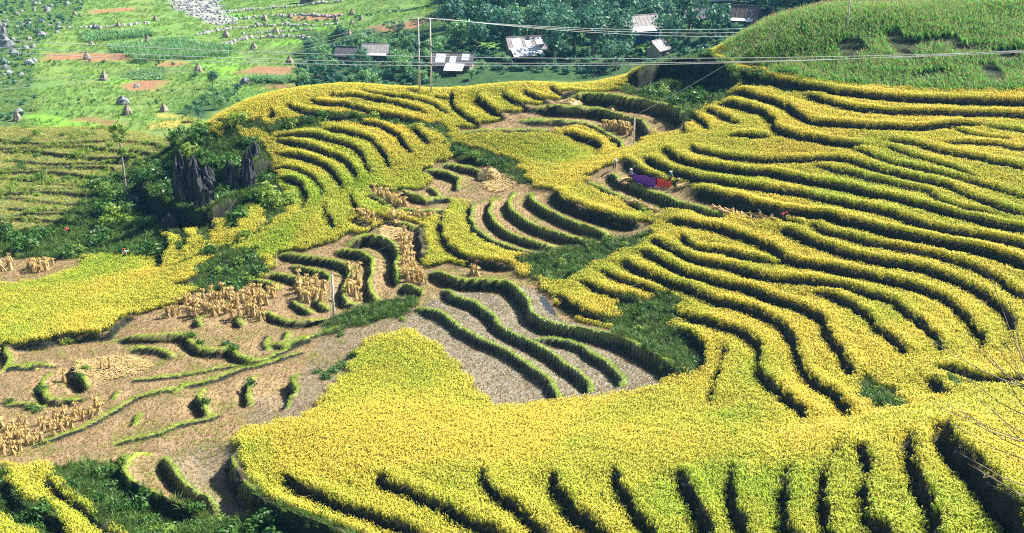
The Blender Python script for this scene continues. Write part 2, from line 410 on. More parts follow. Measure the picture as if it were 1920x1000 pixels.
# ground cover, painted in order: (kind, polygon)
ZONES = [
 ('stub',[(-70,658),(0,654),(84,643),(142,631),(190,627),(210,618),(235,592),(345,565),(360,545),(440,535),(480,525),(510,500),(520,470),(545,470),(620,455),(640,440),(700,430),(720,420),(660,405),(662,395),(680,397),(720,407),(800,416),(783,425),(783,470),(795,497),(845,490),(900,492),(960,500),(1000,520),(1040,560),(1100,600),(1180,640),(1270,690),(1240,720),(1150,730),(1040,752),(935,765),(900,735),(850,670),(790,625),(760,618),(680,640),(650,690),(610,750),(560,785),(450,805),(436,835),(432,855),(440,885),(470,925),(470,955),(380,962),(300,935),(225,900),(200,880),(20,872),(-70,862)]),
 ('wet',[(770,580),(830,545),(900,535),(960,545),(1000,540),(1050,590),(1170,640),(1252,690),(1230,725),(1040,752),(935,765),(850,670),(790,625),(750,610)]),
 ('damp',[(590,610),(690,590),(760,560),(765,610),(680,640),(650,700),(560,785),(450,805),(470,760),(560,700),(590,660)]),
 ('damp',[(300,840),(440,815),(432,860),(445,895),(470,930),(460,955),(385,950),(340,905),(310,875)]),
 ('grass',[(620,590),(680,570),(750,555),(790,545),(770,580),(740,590),(660,610),(600,625)]),
 ('stub',[(692,346),(745,357),(770,354),(808,345),(800,320),(822,302),(850,292),(910,297),(950,320),(1000,345),(1035,355),(1045,375),(1120,410),(1175,422),(1215,414),(1230,420),(1200,450),(1100,450),(1010,472),(960,465),(890,437),(880,402),(887,375),(840,375),(845,388),(838,393),(800,412),(735,398),(730,390),(694,365)]),
 ('stub',[(1092,330),(1135,312),(1165,297),(1190,317),(1215,332),(1262,338),(1300,347),(1312,364),(1420,392),(1480,402),(1465,415),(1400,411),(1350,406),(1290,390),(1262,387),(1240,399),(1205,397),(1160,374),(1118,355)]),
 ('stub',[(905,235),(940,217),(990,198),(1040,186),(1060,174),(1140,172),(1200,160),(1270,195),(1290,235),(1270,250),(1215,247),(1190,275),(1165,277),(1140,257),(1095,234),(1050,242),(960,245),(860,249),(850,240)]),
 ('soil',[(-70,520),(33,500),(110,495),(165,490),(120,512),(66,528),(-70,540)]),
 ('stub',[(-70,470),(110,472),(165,485),(120,505),(50,520),(-70,535)]),
 ('shrub',[(1200,150),(1220,122),(1270,106),(1325,110),(1400,142),(1500,163),(1520,178),(1440,168),(1375,165),(1360,190),(1320,200),(1290,235),(1262,200),(1200,185),(1150,162)]),
 ('shrub',[(330,265),(385,215),(395,208),(400,230),(505,232),(600,212),(600,240),(500,255),(505,300),(520,320),(525,345),(550,390),(545,405),(500,430),(440,470),(345,500),(300,505),(290,470),(180,480),(-70,470),(-70,425),(70,428),(110,405),(170,355),(250,296)]),
 ('shrub',[(355,540),(370,500),(430,470),(480,470),(500,500),(495,512),(450,535),(400,545)]),
 ('shrub',[(100,885),(90,870),(200,855),(235,850),(228,880),(240,903),(340,950),(385,958),(470,955),(480,935),(510,945),(570,970),(650,1000),(760,1040),(200,1050),(180,965),(130,930)]),
 ('shrub',[(-80,875),(20,876),(20,913),(50,943),(110,966),(140,1030),(70,1005),(-80,955)]),
 ('shrub',[(985,500),(960,480),(1010,470),(1100,450),(1180,440),(1215,432),(1225,445),(1200,460),(1160,475),(1125,490),(1095,505),(1060,530),(1040,530),(1000,520)]),
 ('shrub',[(1158,575),(1145,548),(1210,560),(1260,545),(1280,560),(1262,612),(1300,630),(1322,655),(1318,690),(1275,705),(1245,700),(1265,690),(1180,640),(1110,600),(1155,592)]),
 ('shrub',[(1612,708),(1640,712),(1690,740),(1702,765),(1640,768),(1610,745)]),
 ('shrub',[(600,212),(680,212),(740,222),(830,232),(852,262),(838,268),(820,248),(780,240),(700,228),(600,234)]),
 ('shrub',[(838,268),(870,270),(925,284),(970,300),(1000,345),(955,330),(905,300),(850,290)]),
 ('shrub',[(1764,705),(1800,720),(1841,708),(1800,735),(1785,738)]),
 ('left',[(-80,238),(330,222),(385,218),(340,262),(250,300),(170,360),(110,410),(70,430),(-80,430)]),
 ('hill',[(1322,95),(1365,121),(1450,140),(1540,156),(1650,164),(1760,169),(2000,174),(2000,-60),(1500,-40),(1400,20),(1345,72)]),
 # rice patches that lie among the bushes
 ('rice',[(304,433),(331,443),(347,467),(334,490),(314,503),(297,500),(314,480),(317,460)]),
 ('rice',[(342,422),(360,427),(373,440),(381,455),(372,466),(330,497),(322,494),(352,466),(356,450)]),
 ('rice',[(390,396),(408,402),(424,414),(434,430),(424,446),(395,464),(350,490),(347,482),(390,452),(404,438),(406,420)]),
 ('rice',[(447,381),(474,382),(490,393),(497,410),(490,428),(478,437),(417,464),(345,508),(330,512),(322,508),(417,455),(447,432),(460,416),(458,400)]),
 ('rice',[(522,338),(540,343),(556,358),(562,378),(556,392),(540,412),(520,424),(484,445),(444,472),(436,466),(480,440),(520,412),(536,398),(546,384),(545,362)]),
 ('rice',[(588,383),(625,365),(660,365),(672,430),(640,430),(622,447),(595,447),(585,430)]),
 ('rice',[(510,455),(560,440),(575,462),(545,472),(515,468)]),
 ('rice',[(370,235),(400,232),(425,245),(420,252),(385,250)]),
 ('rice',[(430,237),(465,243),(500,250),(503,265),(490,268),(470,258),(445,247)]),
 ('rice',[(-80,960),(0,960),(60,998),(90,1040),(-80,1040)]),
 ('rice',[(20,876),(90,883),(100,900),(134,933),(187,973),(230,1010),(150,1040),(127,1000),(110,966),(50,943),(20,913)]),
]
# ripeness of the rice, 0 golden .. 1 green
TONES = [
 (.55,[(760,618),(680,640),(640,700),(580,780),(935,768),(900,735),(850,670),(790,625)]),
 (.75,[(857,257),(907,249),(974,250),(1047,254),(1108,267),(1118,294),(1050,305),(940,280)]),
 (.95,[(521,330),(560,350),(580,390),(521,420),(484,443),(430,475),(500,480),(540,455),(590,390),(610,350),(560,310)]),
 (.85,[(665,347),(689,347),(692,363),(730,393),(714,400),(672,380)]),
 (.5,[(785,420),(820,420),(845,385),(885,380),(885,430),(970,470),(960,490),(840,490),(797,487)]),
 (.62,[(500,250),(600,240),(690,260),(735,310),(690,345),(640,350),(600,310),(505,305)]),
 (.55,[(1590,260),(1960,220),(1960,380),(1800,370),(1700,330)]),
 (.5,[(1300,340),(1620,395),(1960,440),(1960,380),(1760,340),(1500,320)]),
 (.5,[(1420,500),(1600,520),(1700,560),(1680,640),(1560,570),(1450,530)]),
 (.6,[(1350,640),(1420,640),(1500,780),(1330,790)]),
 (.65,[(1400,840),(1500,860),(1620,830),(1800,820),(1900,980),(1900,1050),(1200,1050),(1200,900)]),
 (.8,[(1560,835),(1620,840),(1640,900),(1560,880)]),
 (.5,[(1600,790),(1780,740),(1900,700),(1900,760),(1700,800)]),
 (.75,[(180,477),(267,470),(270,500),(0,545),(0,535),(120,512)]),
 (.9,[(1860,960),(1960,960),(1960,1060),(1880,1060)]),
 (.7,[(1000,822),(1100,815),(1130,822),(1060,838),(1000,838)]),
 (-.25,[(1360,420),(1540,455),(1580,490),(1500,490),(1430,455)]),
 (-.3,[(1270,285),(1390,315),(1380,322),(1290,306)]),
 (-.1,[(500,800),(1000,790),(1100,860),(900,870),(560,900)]),
]
for k in range(13):      # low contour rows of the pasture on the left
    v0 = 268 + 12.6 * k
    um = 345 - (v0 - 230) * .72
    RIS.append((.55 + .12 * (k % 3), 's', [(u, v0 + 5 * math.sin(u / 47 + k * 1.9) + (u - 150) * .03) for u in np.linspace(-40 + 17 * (k % 4), um - 13 * (k % 5), 12)]))
for k in range(7):       # lynchets in the maize on the right hill
    v0 = 48 + 15 * k
    RIS.append((.4, 's', [(u, v0 + 4 * math.sin(u / 60 + k) + (u - 1600) * .035) for u in np.linspace(1390 + (k * 97) % 120 + (6 - k) * 22 * (k < 4), 1960, 12)]))
# ------------------------------------------------------------------ sightings -> ground
CP, SP = math.cos(PITCH), math.sin(PITCH)
def ray(u, v):
    u = np.asarray(u, float); v = np.asarray(v, float)
    a = (u - 960) / FPX; b = (500 - v) / FPX
    return np.stack([a, CP + SP * b, -SP + CP * b], -1)
def project(p):
    p = np.asarray(p, float)
    dep = p[..., 1] * CP - p[..., 2] * SP
    up = p[..., 1] * SP + p[..., 2] * CP
    return 960 + FPX * p[..., 0] / dep, 500 - FPX * up / dep, dep

class Field:
    """smooth height field on a coarse grid, bicubic between nodes"""
    def __init__(s, x0, x1, y0, y1, st):
        s.x0, s.y0, s.st = x0, y0, st
        s.nx = int((x1 - x0) / st) + 1; s.ny = int((y1 - y0) / st) + 1
        s.z = None
    def _ij(s, x, y):
        fx = np.clip((np.asarray(x, float) - s.x0) / s.st, 1, s.nx - 2.001); fy = np.clip((np.asarray(y, float) - s.y0) / s.st, 1, s.ny - 2.001)
        i = fx.astype(int); j = fy.astype(int)
        return i, j, fx - i, fy - j
    def __call__(s, x, y):
        i, j, a, b = s._ij(x, y)
        def w(t):
            return (-.5*t+t*t-.5*t**3, 1-2.5*t*t+1.5*t**3, .5*t+2*t*t-1.5*t**3, -.5*t*t+.5*t**3)
        wa, wb = w(a), w(b)
        r = 0
        for q in range(4):
            row = 0
            for p in range(4): row = row + wa[p] * s.z[i + p - 1, j + q - 1]
            r = r + wb[q] * row
        return r
    def solve(s, pts, z, flats, smooth=.35, wc=2.0, wf=1.2):
        n = s.nx * s.ny
        A = np.zeros((n, n)); rhs = np.zeros(n)
        idx = np.arange(n).reshape(s.nx, s.ny)
        def add(ix, co, b, w):
            ix = np.asarray(ix); co = np.asarray(co)
            for p in range(ix.shape[1]):
                for q in range(ix.shape[1]):
                    np.add.at(A, (ix[:, p], ix[:, q]), w * co[:, p] * co[:, q])
                np.add.at(rhs, ix[:, p], w * co[:, p] * b)
        for sl in ((idx[:-2], idx[1:-1], idx[2:]), (idx[:, :-2], idx[:, 1:-1], idx[:, 2:])):
            ix = np.stack([q.ravel() for q in sl], 1)
            add(ix, np.tile([1., -2., 1.], (len(ix), 1)), 0, smooth)
        ix = np.stack([q.ravel() for q in (idx[:-1, :-1], idx[1:, :-1], idx[:-1, 1:], idx[1:, 1:])], 1)
        add(ix, np.tile([1., -1., -1., 1.], (len(ix), 1)), 0, smooth * 2)
        def bil(p):
            i, j, a, b = s._ij(p[:, 0], p[:, 1])
            return (np.stack([idx[i, j], idx[i+1, j], idx[i, j+1], idx[i+1, j+1]], 1),
                    np.stack([(1-a)*(1-b), a*(1-b), (1-a)*b, a*b], 1))
        ix, co = bil(pts); add(ix, co, z, wc)
        if flats is not None and len(flats[0]):
            i1, c1 = bil(flats[0]); i2, c2 = bil(flats[1])
            add(np.concatenate([i1, i2], 1), np.concatenate([c1, -c2], 1), 0, wf)
        A[np.arange(n), np.arange(n)] += 1e-7
        s.z = np.linalg.solve(A, rhs).reshape(s.nx, s.ny)
    def hit(s, u, v, dz=0.0, t0=45, t1=420, st=1.0):
        d = ray(u, v); shp = d.shape[:-1]; d = d.reshape(-1, 3)
        dz = np.broadcast_to(np.asarray(dz, float), shp).ravel()
        lo = np.full(len(d), float(t0)); hi = np.full(len(d), float(t1)); found = np.zeros(len(d), bool)
        for t in np.arange(t0, t1, st):
            below = (d[:, 2] * t <= s(d[:, 0] * t, d[:, 1] * t) + dz) & ~found
            hi[below] = t; lo[below] = t - st; found |= below
        for _ in range(14):
            m = (lo + hi) / 2
            b = d[:, 2] * m <= s(d[:, 0] * m, d[:, 1] * m) + dz
            hi = np.where(b, m, hi); lo = np.where(b, lo, m)
        p = d * hi[:, None]; p[:, 2] -= dz
        return p.reshape(*shp, 3)

RICE_H = 0.62
near = Field(-112, 108, 30, 300, 4.0)
cu, cv, cz = np.array(CTRL, float).T
rc = ray(cu, cv); tt = cz / rc[:, 2]
cpts = np.stack([rc[:, 0] * tt, rc[:, 1] * tt], 1)
# the ground falls away behind the crest
kr = ray(*np.array(CREST, float).T)
ku = np.array(CREST, float)[:, 0]
kz = np.interp(ku, [-60,0,200,330,400,470,540,660,785,900,1000,1200,1300,1345,1450,1590,1750,1920,2000],
               [-63.5,-63.3,-60.5,-55.5,-50.8,-49.3,-48.7,-48.2,-48.2,-47.8,-47.2,-46.2,-43.8,-42.2,-38.5,-35.6,-35,-34.5,-34.3])
kp = kr * (kz / kr[:, 2])[:, None]
ext, ez = [], []
for dd, dz in ((11, 5.5), (22, 12), (40, 22), (60, 32)):
    r = np.hypot(kp[:, 0], kp[:, 1]); g = (r + dd) / r
    ext.append(np.stack([kp[:, 0] * g, kp[:, 1] * g], 1)); ez.append(kp[:, 2] - dz)
# the slope the picture was taken from, below the frame
own = np.array([(20, 52, -36), (0, 55, -44), (-30, 70, -52), (40, 52, -33), (50, 70, -36), (-60, 70, -57)], float)
allp = np.concatenate([cpts] + ext + [own[:, :2]]); allz = np.concatenate([cz] + ez + [own[:, 2]])
near.solve(allp, allz, None)
rh = []
for h, kind, pts in RIS:
    rh.append((np.array(pts, float), RICE_H if kind == 'r' else (h / 2 if kind == 'm' else 0.0)))
ru = np.concatenate([a[:, 0] for a, _ in rh]); rv = np.concatenate([a[:, 1] for a, _ in rh])
rdz = np.concatenate([np.full(len(a), d) for a, d in rh])
cuts = np.cumsum([len(a) for a, _ in rh])
for it in range(3):
    rp = near.hit(ru, rv, rdz, st=1.5)
    f1 = np.delete(np.arange(len(rp)), cuts - 1)
    near.solve(allp, allz, (rp[f1, :2], rp[f1 + 1, :2]))
rp = near.hit(ru, rv, rdz)
RW = np.split(rp, cuts[:-1])          # ground polylines of the risers

def smoothline(p, step=1.2):
    """Catmull-Rom through the points, resampled"""
    q = np.vstack([2 * p[0] - p[1], p, 2 * p[-1] - p[-2]])
    out = []
    for i in range(1, len(q) - 2):
        L = np.linalg.norm(q[i + 1] - q[i]); n = max(1, int(L / step))
        t = np.arange(n)[:, None] / n
        a, b, c, d = q[i-1], q[i], q[i+1], q[i+2]
        out.append(.5 * (2*b + (c-a)*t + (2*a-5*b+4*c-d)*t**2 + (3*b-a-3*c+d)*t**3))
    return np.vstack(out + [p[-1:]])

SM = [smoothline(p[:, :2]) for p in RW]
ALLP = np.concatenate(SM); ALLI = np.concatenate([np.full(len(p), k) for k, p in enumerate(SM)])
def gaps(k):
    """median distance from riser k to the next one above and below"""
    p = SM[k]; q = p[::3] if len(p) > 6 else p
    tg = np.gradient(p, axis=0)[::3] if len(p) > 6 else np.gradient(p, axis=0)
    o = ALLP[ALLI != k]; r = [[], []]
    for a, t in zip(q, tg):
        d = o - a; dd = np.hypot(d[:, 0], d[:, 1]); t = t / (np.hypot(*t) + 1e-9); side = t[0] * d[:, 1] - t[1] * d[:, 0]
        for s_, m_ in ((0, side > .6 * dd), (1, side < -.6 * dd)):
            r[s_].append(min(14.0, dd[m_].min() if m_.any() else 14.0))
    return np.median(r[0]), np.median(r[1])
# ------------------------------------------------------------------ fine grid
ST = 0.3
GX = np.arange(-104, 100, ST); GY = np.arange(50, 272, ST)
X, Y = np.meshgrid(GX, GY, indexing='ij')
Z = near(X, Y)
def gslice(x0, x1, y0, y1):
    i0 = max(0, int((x0 - GX[0]) / ST)); i1 = min(len(GX), int((x1 - GX[0]) / ST) + 2)
    j0 = max(0, int((y0 - GY[0]) / ST)); j1 = min(len(GY), int((y1 - GY[0]) / ST) + 2)
    return slice(i0, max(i0, i1)), slice(j0, max(j0, j1))
def sstep(t):
    t = np.clip(t, 0, 1); return t * t * (3 - 2 * t)
bank = np.zeros_like(Z); rim = np.zeros_like(Z); keep = np.ones_like(Z); bsc = np.full_like(Z, .9); DZ = np.zeros_like(Z)
wob = np.sin(X * .9 + 1.3 * np.sin(Y * .7)) * .10 + np.sin(Y * 1.3 + 2.1 * np.sin(X * .5)) * .10
BANKS = []                            # centre lines kept for planting
for kk, (h, kind, _) in enumerate(RIS):
    p = SM[kk]; Su, Sd = gaps(kk)
    seg = np.linalg.norm(np.diff(p, axis=0), axis=1); s0 = np.concatenate([[0], np.cumsum(seg)]); L = s0[-1]
    mid = p[len(p) // 2]
    gx = (near(p[:, 0] + 2, p[:, 1]) - near(p[:, 0] - 2, p[:, 1])) / 4; gy = (near(p[:, 0], p[:, 1] + 2) - near(p[:, 0], p[:, 1] - 2)) / 4
    g = max(.04, float(np.median(np.hypot(gx, gy))))
    h = float(np.clip(1.2 * g * (Su + Sd) / 2, .72 * h, h)) if kind in 're' or h < .7 else h
    Wf = float(np.clip(h / (2 * g), 1.2, 7.0)); Wu, Wl = max(1.0, min(Wf, Su * .5)), max(1.0, min(Wf, Sd * .5)); Wd = max(Wu, Wl)
    sl = gslice(p[:, 0].min() - Wd, p[:, 0].max() + Wd, p[:, 1].min() - Wd, p[:, 1].max() + Wd)
    xs, ys = X[sl], Y[sl]
    best = np.full(xs.shape, 1e9); sg = np.ones(xs.shape); sa = np.zeros(xs.shape)
    for k in range(len(p) - 1):
        a, b = p[k], p[k + 1]; ab = b - a; l2 = ab @ ab
        if l2 < 1e-6: continue
        lx = gslice(min(a[0], b[0]) - Wd, max(a[0], b[0]) + Wd, min(a[1], b[1]) - Wd, max(a[1], b[1]) + Wd)
        i0, j0 = sl[0].start, sl[1].start
        q = (slice(lx[0].start - i0, lx[0].stop - i0), slice(lx[1].start - j0, lx[1].stop - j0))
        xx, yy = xs[q] - a[0], ys[q] - a[1]
        t = np.clip((xx * ab[0] + yy * ab[1]) / l2, 0, 1)
        d = np.hypot(xx - t * ab[0], yy - t * ab[1])
        m = d < best[q]
        best[q] = np.where(m, d, best[q]); sg[q] = np.where(m, np.sign(ab[0] * yy - ab[1] * xx), sg[q])
        sa[q] = np.where(m, s0[k] + t * seg[k], sa[q])
    tl = min(3.0, L * .25)
    amp = sstep(sa / tl) * sstep((L - sa) / tl)
    d = best * sg + wob[sl]
    d = d + (.10 if kind == 'm' else .22 if kind in 're' else 0)
    rise = np.clip(d / .27, -1, 1); rise = np.sign(rise) * sstep(np.abs(rise))
    DZ[sl] += h / 2 * amp * rise * np.clip(1 - best / np.where(sg > 0, Wu, Wl), 0, 1)
    on = (amp > .2)
    if kind == 'm':      # raised grassy rim
        DZ[sl] += np.where(best < 2, .05 * amp * np.exp(-((d - .32) / .2) ** 2), 0)
    hw = .3
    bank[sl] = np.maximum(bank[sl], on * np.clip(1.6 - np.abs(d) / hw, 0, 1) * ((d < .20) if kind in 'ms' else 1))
    bsc[sl] = np.where((best < .9) & on, (.95 if kind in 're' or h > 1.9 else .5), bsc[sl])
    if kind in 'ms':
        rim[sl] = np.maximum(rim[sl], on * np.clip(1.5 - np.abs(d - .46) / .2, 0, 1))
        keep[sl] = np.where(on & (d > -.5) & (d < .9), 0, keep[sl])
    else:
        keep[sl] = np.where(on & (d > -(.18 + .22 * h)) & (d < .28), 0, keep[sl])
    BANKS.append((h, kind, p))

Z = Z + DZ + .05 * np.sin(X * 2.1 + np.sin(Y * 1.7)) * np.sin(Y * 1.9)

def pip(poly, x, y):
    c = np.zeros(x.shape, bool); n = len(poly)
    for i in range(n):
        (x1, y1), (x2, y2) = poly[i], poly[(i + 1) % n]
        if y1 == y2: continue
        m = ((y1 > y) != (y2 > y)) & (x < (x2 - x1) * (y - y1) / (y2 - y1) + x1)
        c ^= m
    return c
def ground_poly(pp, dz=.35, field=None, **kw):
    a = np.array(pp, float)
    return (field or near).hit(a[:, 0], a[:, 1], dz, **kw)[:, :2]
KINDS = {'rice': 0, 'stub': 1, 'wet': 2, 'damp': 3, 'grass': 4, 'soil': 5, 'shrub': 6, 'left': 7, 'hill': 8}
zone = np.zeros(Z.shape, np.int8)
jx = X + .35 * np.sin(Y * 1.7 + X); jy = Y + .35 * np.sin(X * 1.9)
for kind, pp in ZONES:
    w = ground_poly(pp)
    sl = gslice(w[:, 0].min(), w[:, 0].max(), w[:, 1].min(), w[:, 1].max())
    m = pip(w, jx[sl], jy[sl])
    zone[sl] = np.where(m, KINDS[kind], zone[sl])
tone = np.full(Z.shape, .2)
for t, pp in TONES:
    w = ground_poly(pp, RICE_H)
    sl = gslice(w[:, 0].min(), w[:, 0].max(), w[:, 1].min(), w[:, 1].max())
    tone[sl] = np.where(pip(w, jx[sl], jy[sl]), t, tone[sl])
POOL = ground_poly([(1006,556),(1020,559),(1034,574),(1043,592),(1028,590),(1014,573)], 0)
pm_ = pip(POOL, X, Y); pool_z = float(np.percentile(Z[pm_], 35))
Z[pm_] = np.minimum(Z[pm_], pool_z - .05)
def blur(a, r):
    k = np.ones(2 * r + 1) / (2 * r + 1)
    for ax in (0, 1):
        pad = [(0, 0), (0, 0)]; pad[ax] = (r + 1, r)
        c = np.cumsum(np.pad(a, pad, mode='edge'), axis=ax)
        n = a.shape[ax]
        hi = np.take(c, np.arange(2 * r + 1, 2 * r + 1 + n), axis=ax); lo = np.take(c, np.arange(0, n), axis=ax)
        a = (hi - lo) / (2 * r + 1)
    return a
tone = blur(blur(tone, 3), 3)
def vnoise(x, y, s, seed):
    r = np.random.default_rng(seed); n = 256; g = r.random((n, n))
    fx, fy = np.asarray(x) / s, np.asarray(y) / s
    i = np.floor(fx).astype(int); j = np.floor(fy).astype(int)
    a = sstep(fx - i); b = sstep(fy - j); i %= n; j %= n
    i1, j1 = (i + 1) % n, (j + 1) % n
    return (g[i, j]*(1-a) + g[i1, j]*a)*(1-b) + (g[i, j1]*(1-a) + g[i1, j1]*a)*b
# what lies behind the crest carries no crop
kz2 = near.hit(ku, np.array(CREST, float)[:, 1] + 4, 0)
az = np.arctan2(X, Y); rr = np.hypot(X, Y)
order = np.argsort(np.arctan2(kz2[:, 0], kz2[:, 1]))
rc_ = np.interp(az, np.arctan2(kz2[:, 0], kz2[:, 1])[order], np.hypot(kz2[:, 0], kz2[:, 1])[order])
behind = rr > rc_ + 5
U, V, D = project(np.stack([X, Y, Z], -1))
inview = (U > -90) & (U < 2010) & (V > -120) & (V < 1075)

def grid_mesh(name, gx, gy, X, Y, Z, mask, material, attrs):
    nx, ny = len(gx), len(gy)
    qm = mask[:-1, :-1] & mask[1:, :-1] & mask[:-1, 1:] & mask[1:, 1:]
    idx = np.arange(nx * ny).reshape(nx, ny)
    quads = np.stack([idx[:-1, :-1][qm], idx[1:, :-1][qm], idx[1:, 1:][qm], idx[:-1, 1:][qm]], 1)
    used = np.unique(quads); remap = np.zeros(nx * ny, np.int32); remap[used] = np.arange(len(used))
    quads = remap[quads]
    co = np.stack([X.ravel()[used], Y.ravel()[used], Z.ravel()[used]], 1)
    me = bpy.data.meshes.new(name)
    me.vertices.add(len(co)); me.vertices.foreach_set('co', co.ravel().astype(np.float32))
    me.loops.add(quads.size); me.loops.foreach_set('vertex_index', quads.ravel().astype(np.int32))
    me.polygons.add(len(quads)); me.polygons.foreach_set('loop_start', np.arange(0, quads.size, 4, dtype=np.int32))
    me.polygons.foreach_set('use_smooth', np.ones(len(quads), bool))
    me.update(calc_edges=True)
    for k, a in attrs.items():
        at = me.attributes.new(k, 'FLOAT', 'POINT'); at.data.foreach_set('value', a.ravel()[used].astype(np.float32))
    me.materials.append(material)
    return me

# ------------------------------------------------------------------ hillside
def att(n, name):
    return N(n, 'ShaderNodeAttribute', attribute_name=name).outputs['Fac']
m, n, out = mat('hillside_ground')
n1 = noise(n, .5, 5); n2 = noise(n, 3.5, 6, .7); n3 = noise(n, 14, 3, .7)
col = mixc(n, ramp(n, n1, .35, .65), (.050, .044, .018), (.075, .062, .022))                 # earth under the rice
sc = mixc(n, ramp(n, n2, .35, .65), (.29, .185, .09), (.10, .062, .026))
sc = mixc(n, math_(n, 'MULTIPLY', ramp(n, n3, .5, .62), .8), sc, (.50, .37, .20))
n4 = noise(n, .22, 3)
sc = mixc(n, math_(n, 'MULTIPLY', ramp(n, n4, .48, .62), .55), sc, (.13, .125, .035))
col = mixc(n, att(n, 'stub'), col, sc)                                                       # stubble
wc_ = mixc(n, ramp(n, n2, .4, .6), (.10, .085, .06), (.22, .20, .165))
wc_ = mixc(n, math_(n, 'MULTIPLY', ramp(n, n3, .5, .65), .7), wc_, (.32, .27, .12))
col = mixc(n, att(n, 'wet'), col, wc_)
gc = mixc(n, ramp(n, n2, .35, .65), (.015, .028, .006), (.04, .06, .012))  # grass and scrub ground, darkened for shade among the bushes
col = mixc(n, att(n, 'grass'), col, gc)
dg = mixc(n, ramp(n, n1, .4, .6), (.20, .17, .045), (.09, .13, .03))
dg = mixc(n, math_(n, 'MULTIPLY', ramp(n, n2, .55, .7), .7), dg, (.30, .13, .06))
col = mixc(n, att(n, 'dry'), col, dg)
bc = mixc(n, ramp(n, n2, .4, .65), (.006, .010, .003), (.013, .018, .006))  # bank faces: their shade is put into a near-black colour
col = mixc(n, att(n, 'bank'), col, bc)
rcol = mixc(n, ramp(n, n2, .4, .65), (.24, .36, .035), (.35, .41, .055))  # rim grass, its sunlit brightness put into the colour
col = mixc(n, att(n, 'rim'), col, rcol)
d = N(n, 'ShaderNodeBsdfPrincipled'); n.links.new(col, d.inputs['Base Color'])
pud = math_(n, 'MULTIPLY', att(n, 'wet'), ramp(n, noise(n, .6, 3), .46, .54), True)
rg = N(n, 'ShaderNodeMapRange', clamp=True); n.links.new(pud, rg.inputs[0]); rg.inputs[3].default_value = .9; rg.inputs[4].default_value = .12
n.links.new(rg.outputs[0], d.inputs['Roughness'])
d.inputs['Specular IOR Level'].default_value = .3
bp = N(n, 'ShaderNodeBump'); bp.inputs['Strength'].default_value = .8; bp.inputs['Distance'].default_value = .12
n.links.new(math_(n, 'ADD', n2, n3), bp.inputs['Height']); n.links.new(bp.outputs[0], d.inputs['Normal'])
n.links.new(d.outputs[0], out.inputs[0])
M_ground = m
soilz = ((zone == 1) | (zone == 5)).astype(float)
wetz = (zone == 2) * 1.0 + (zone == 3) * .55
stubz = np.clip(soilz + (zone == 3) * .9, 0, 1)
attrs = dict(stub=blur(stubz, 1), wet=blur(wetz, 1), grass=blur(((zone == 4) | (zone == 6) | (zone == 8)) * 1.0, 1),
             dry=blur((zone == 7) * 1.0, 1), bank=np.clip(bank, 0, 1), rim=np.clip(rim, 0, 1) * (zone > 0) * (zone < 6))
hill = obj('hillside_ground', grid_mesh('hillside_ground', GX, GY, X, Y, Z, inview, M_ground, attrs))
tag(hill, 'stepped hillside ground of the terraces with earth banks and cut fields', kind='structure')
def ground_z(x, y):
    fx = np.clip((np.asarray(x, float) - GX[0]) / ST, 0, len(GX) - 1.001); fy = np.clip((np.asarray(y, float) - GY[0]) / ST, 0, len(GY) - 1.001)
    i, j = fx.astype(int), fy.astype(int); a, b = fx - i, fy - j
    return (Z[i, j]*(1-a) + Z[i+1, j]*a)*(1-b) + (Z[i, j+1]*(1-a) + Z[i+1, j+1]*a)*b
def at(u, v, dz=0.0):
    """ground point of the hillside seen at (u, v)"""
    p = near.hit(np.array([u]), np.array([v]), dz)[0]
    return Vector((p[0], p[1], float(ground_z(p[0], p[1]))))
# ------------------------------------------------------------------ valley beyond the crest
far = Field(-320, 320, 200, 760, 12.0)
FCTRL = [(0,240,300),(0,170,335),(0,100,380),(0,40,430),(0,0,470),(0,-60,560),(300,235,300),(300,170,335),(300,100,385),(300,40,445),(300,0,500),(300,-60,600),
 (600,165,330),(600,110,372),(600,50,430),(600,0,480),(600,-60,580),(830,150,322),(830,80,365),(830,20,415),(830,-50,500),
 (1000,150,318),(1000,90,352),(1000,30,392),(1000,-40,450),(1200,140,318),(1200,80,350),(1200,20,385),(1200,-50,440),
 (1400,80,330),(1400,20,360),(1400,-40,400),(1600,60,325),(1600,0,350),(1600,-60,395),(1900,60,320),(1900,0,345),(1900,-60,390)]
a = np.array(FCTRL, float); r3 = ray(a[:, 0], a[:, 1]) * a[:, 2:3]
extra = np.array([(-150, 240, -82), (0, 240, -78), (120, 240, -74), (-300, 700, -70), (0, 700, -58), (300, 700, -50), (-310, 300, -70), (-300, 450, -55), (310, 400, -45)], float)
far.solve(np.concatenate([r3[:, :2], extra[:, :2]]), np.concatenate([r3[:, 2], extra[:, 2]]), None, smooth=.08)
FS = 1.1
FX = np.arange(-270, 250, FS); FY = np.arange(225, 640, FS)
XF, YF = np.meshgrid(FX, FY, indexing='ij')
ZF = far(XF, YF) + .5 * (vnoise(XF, YF, 9, 3) - .5) + .25 * (vnoise(XF, YF, 3, 4) - .5)
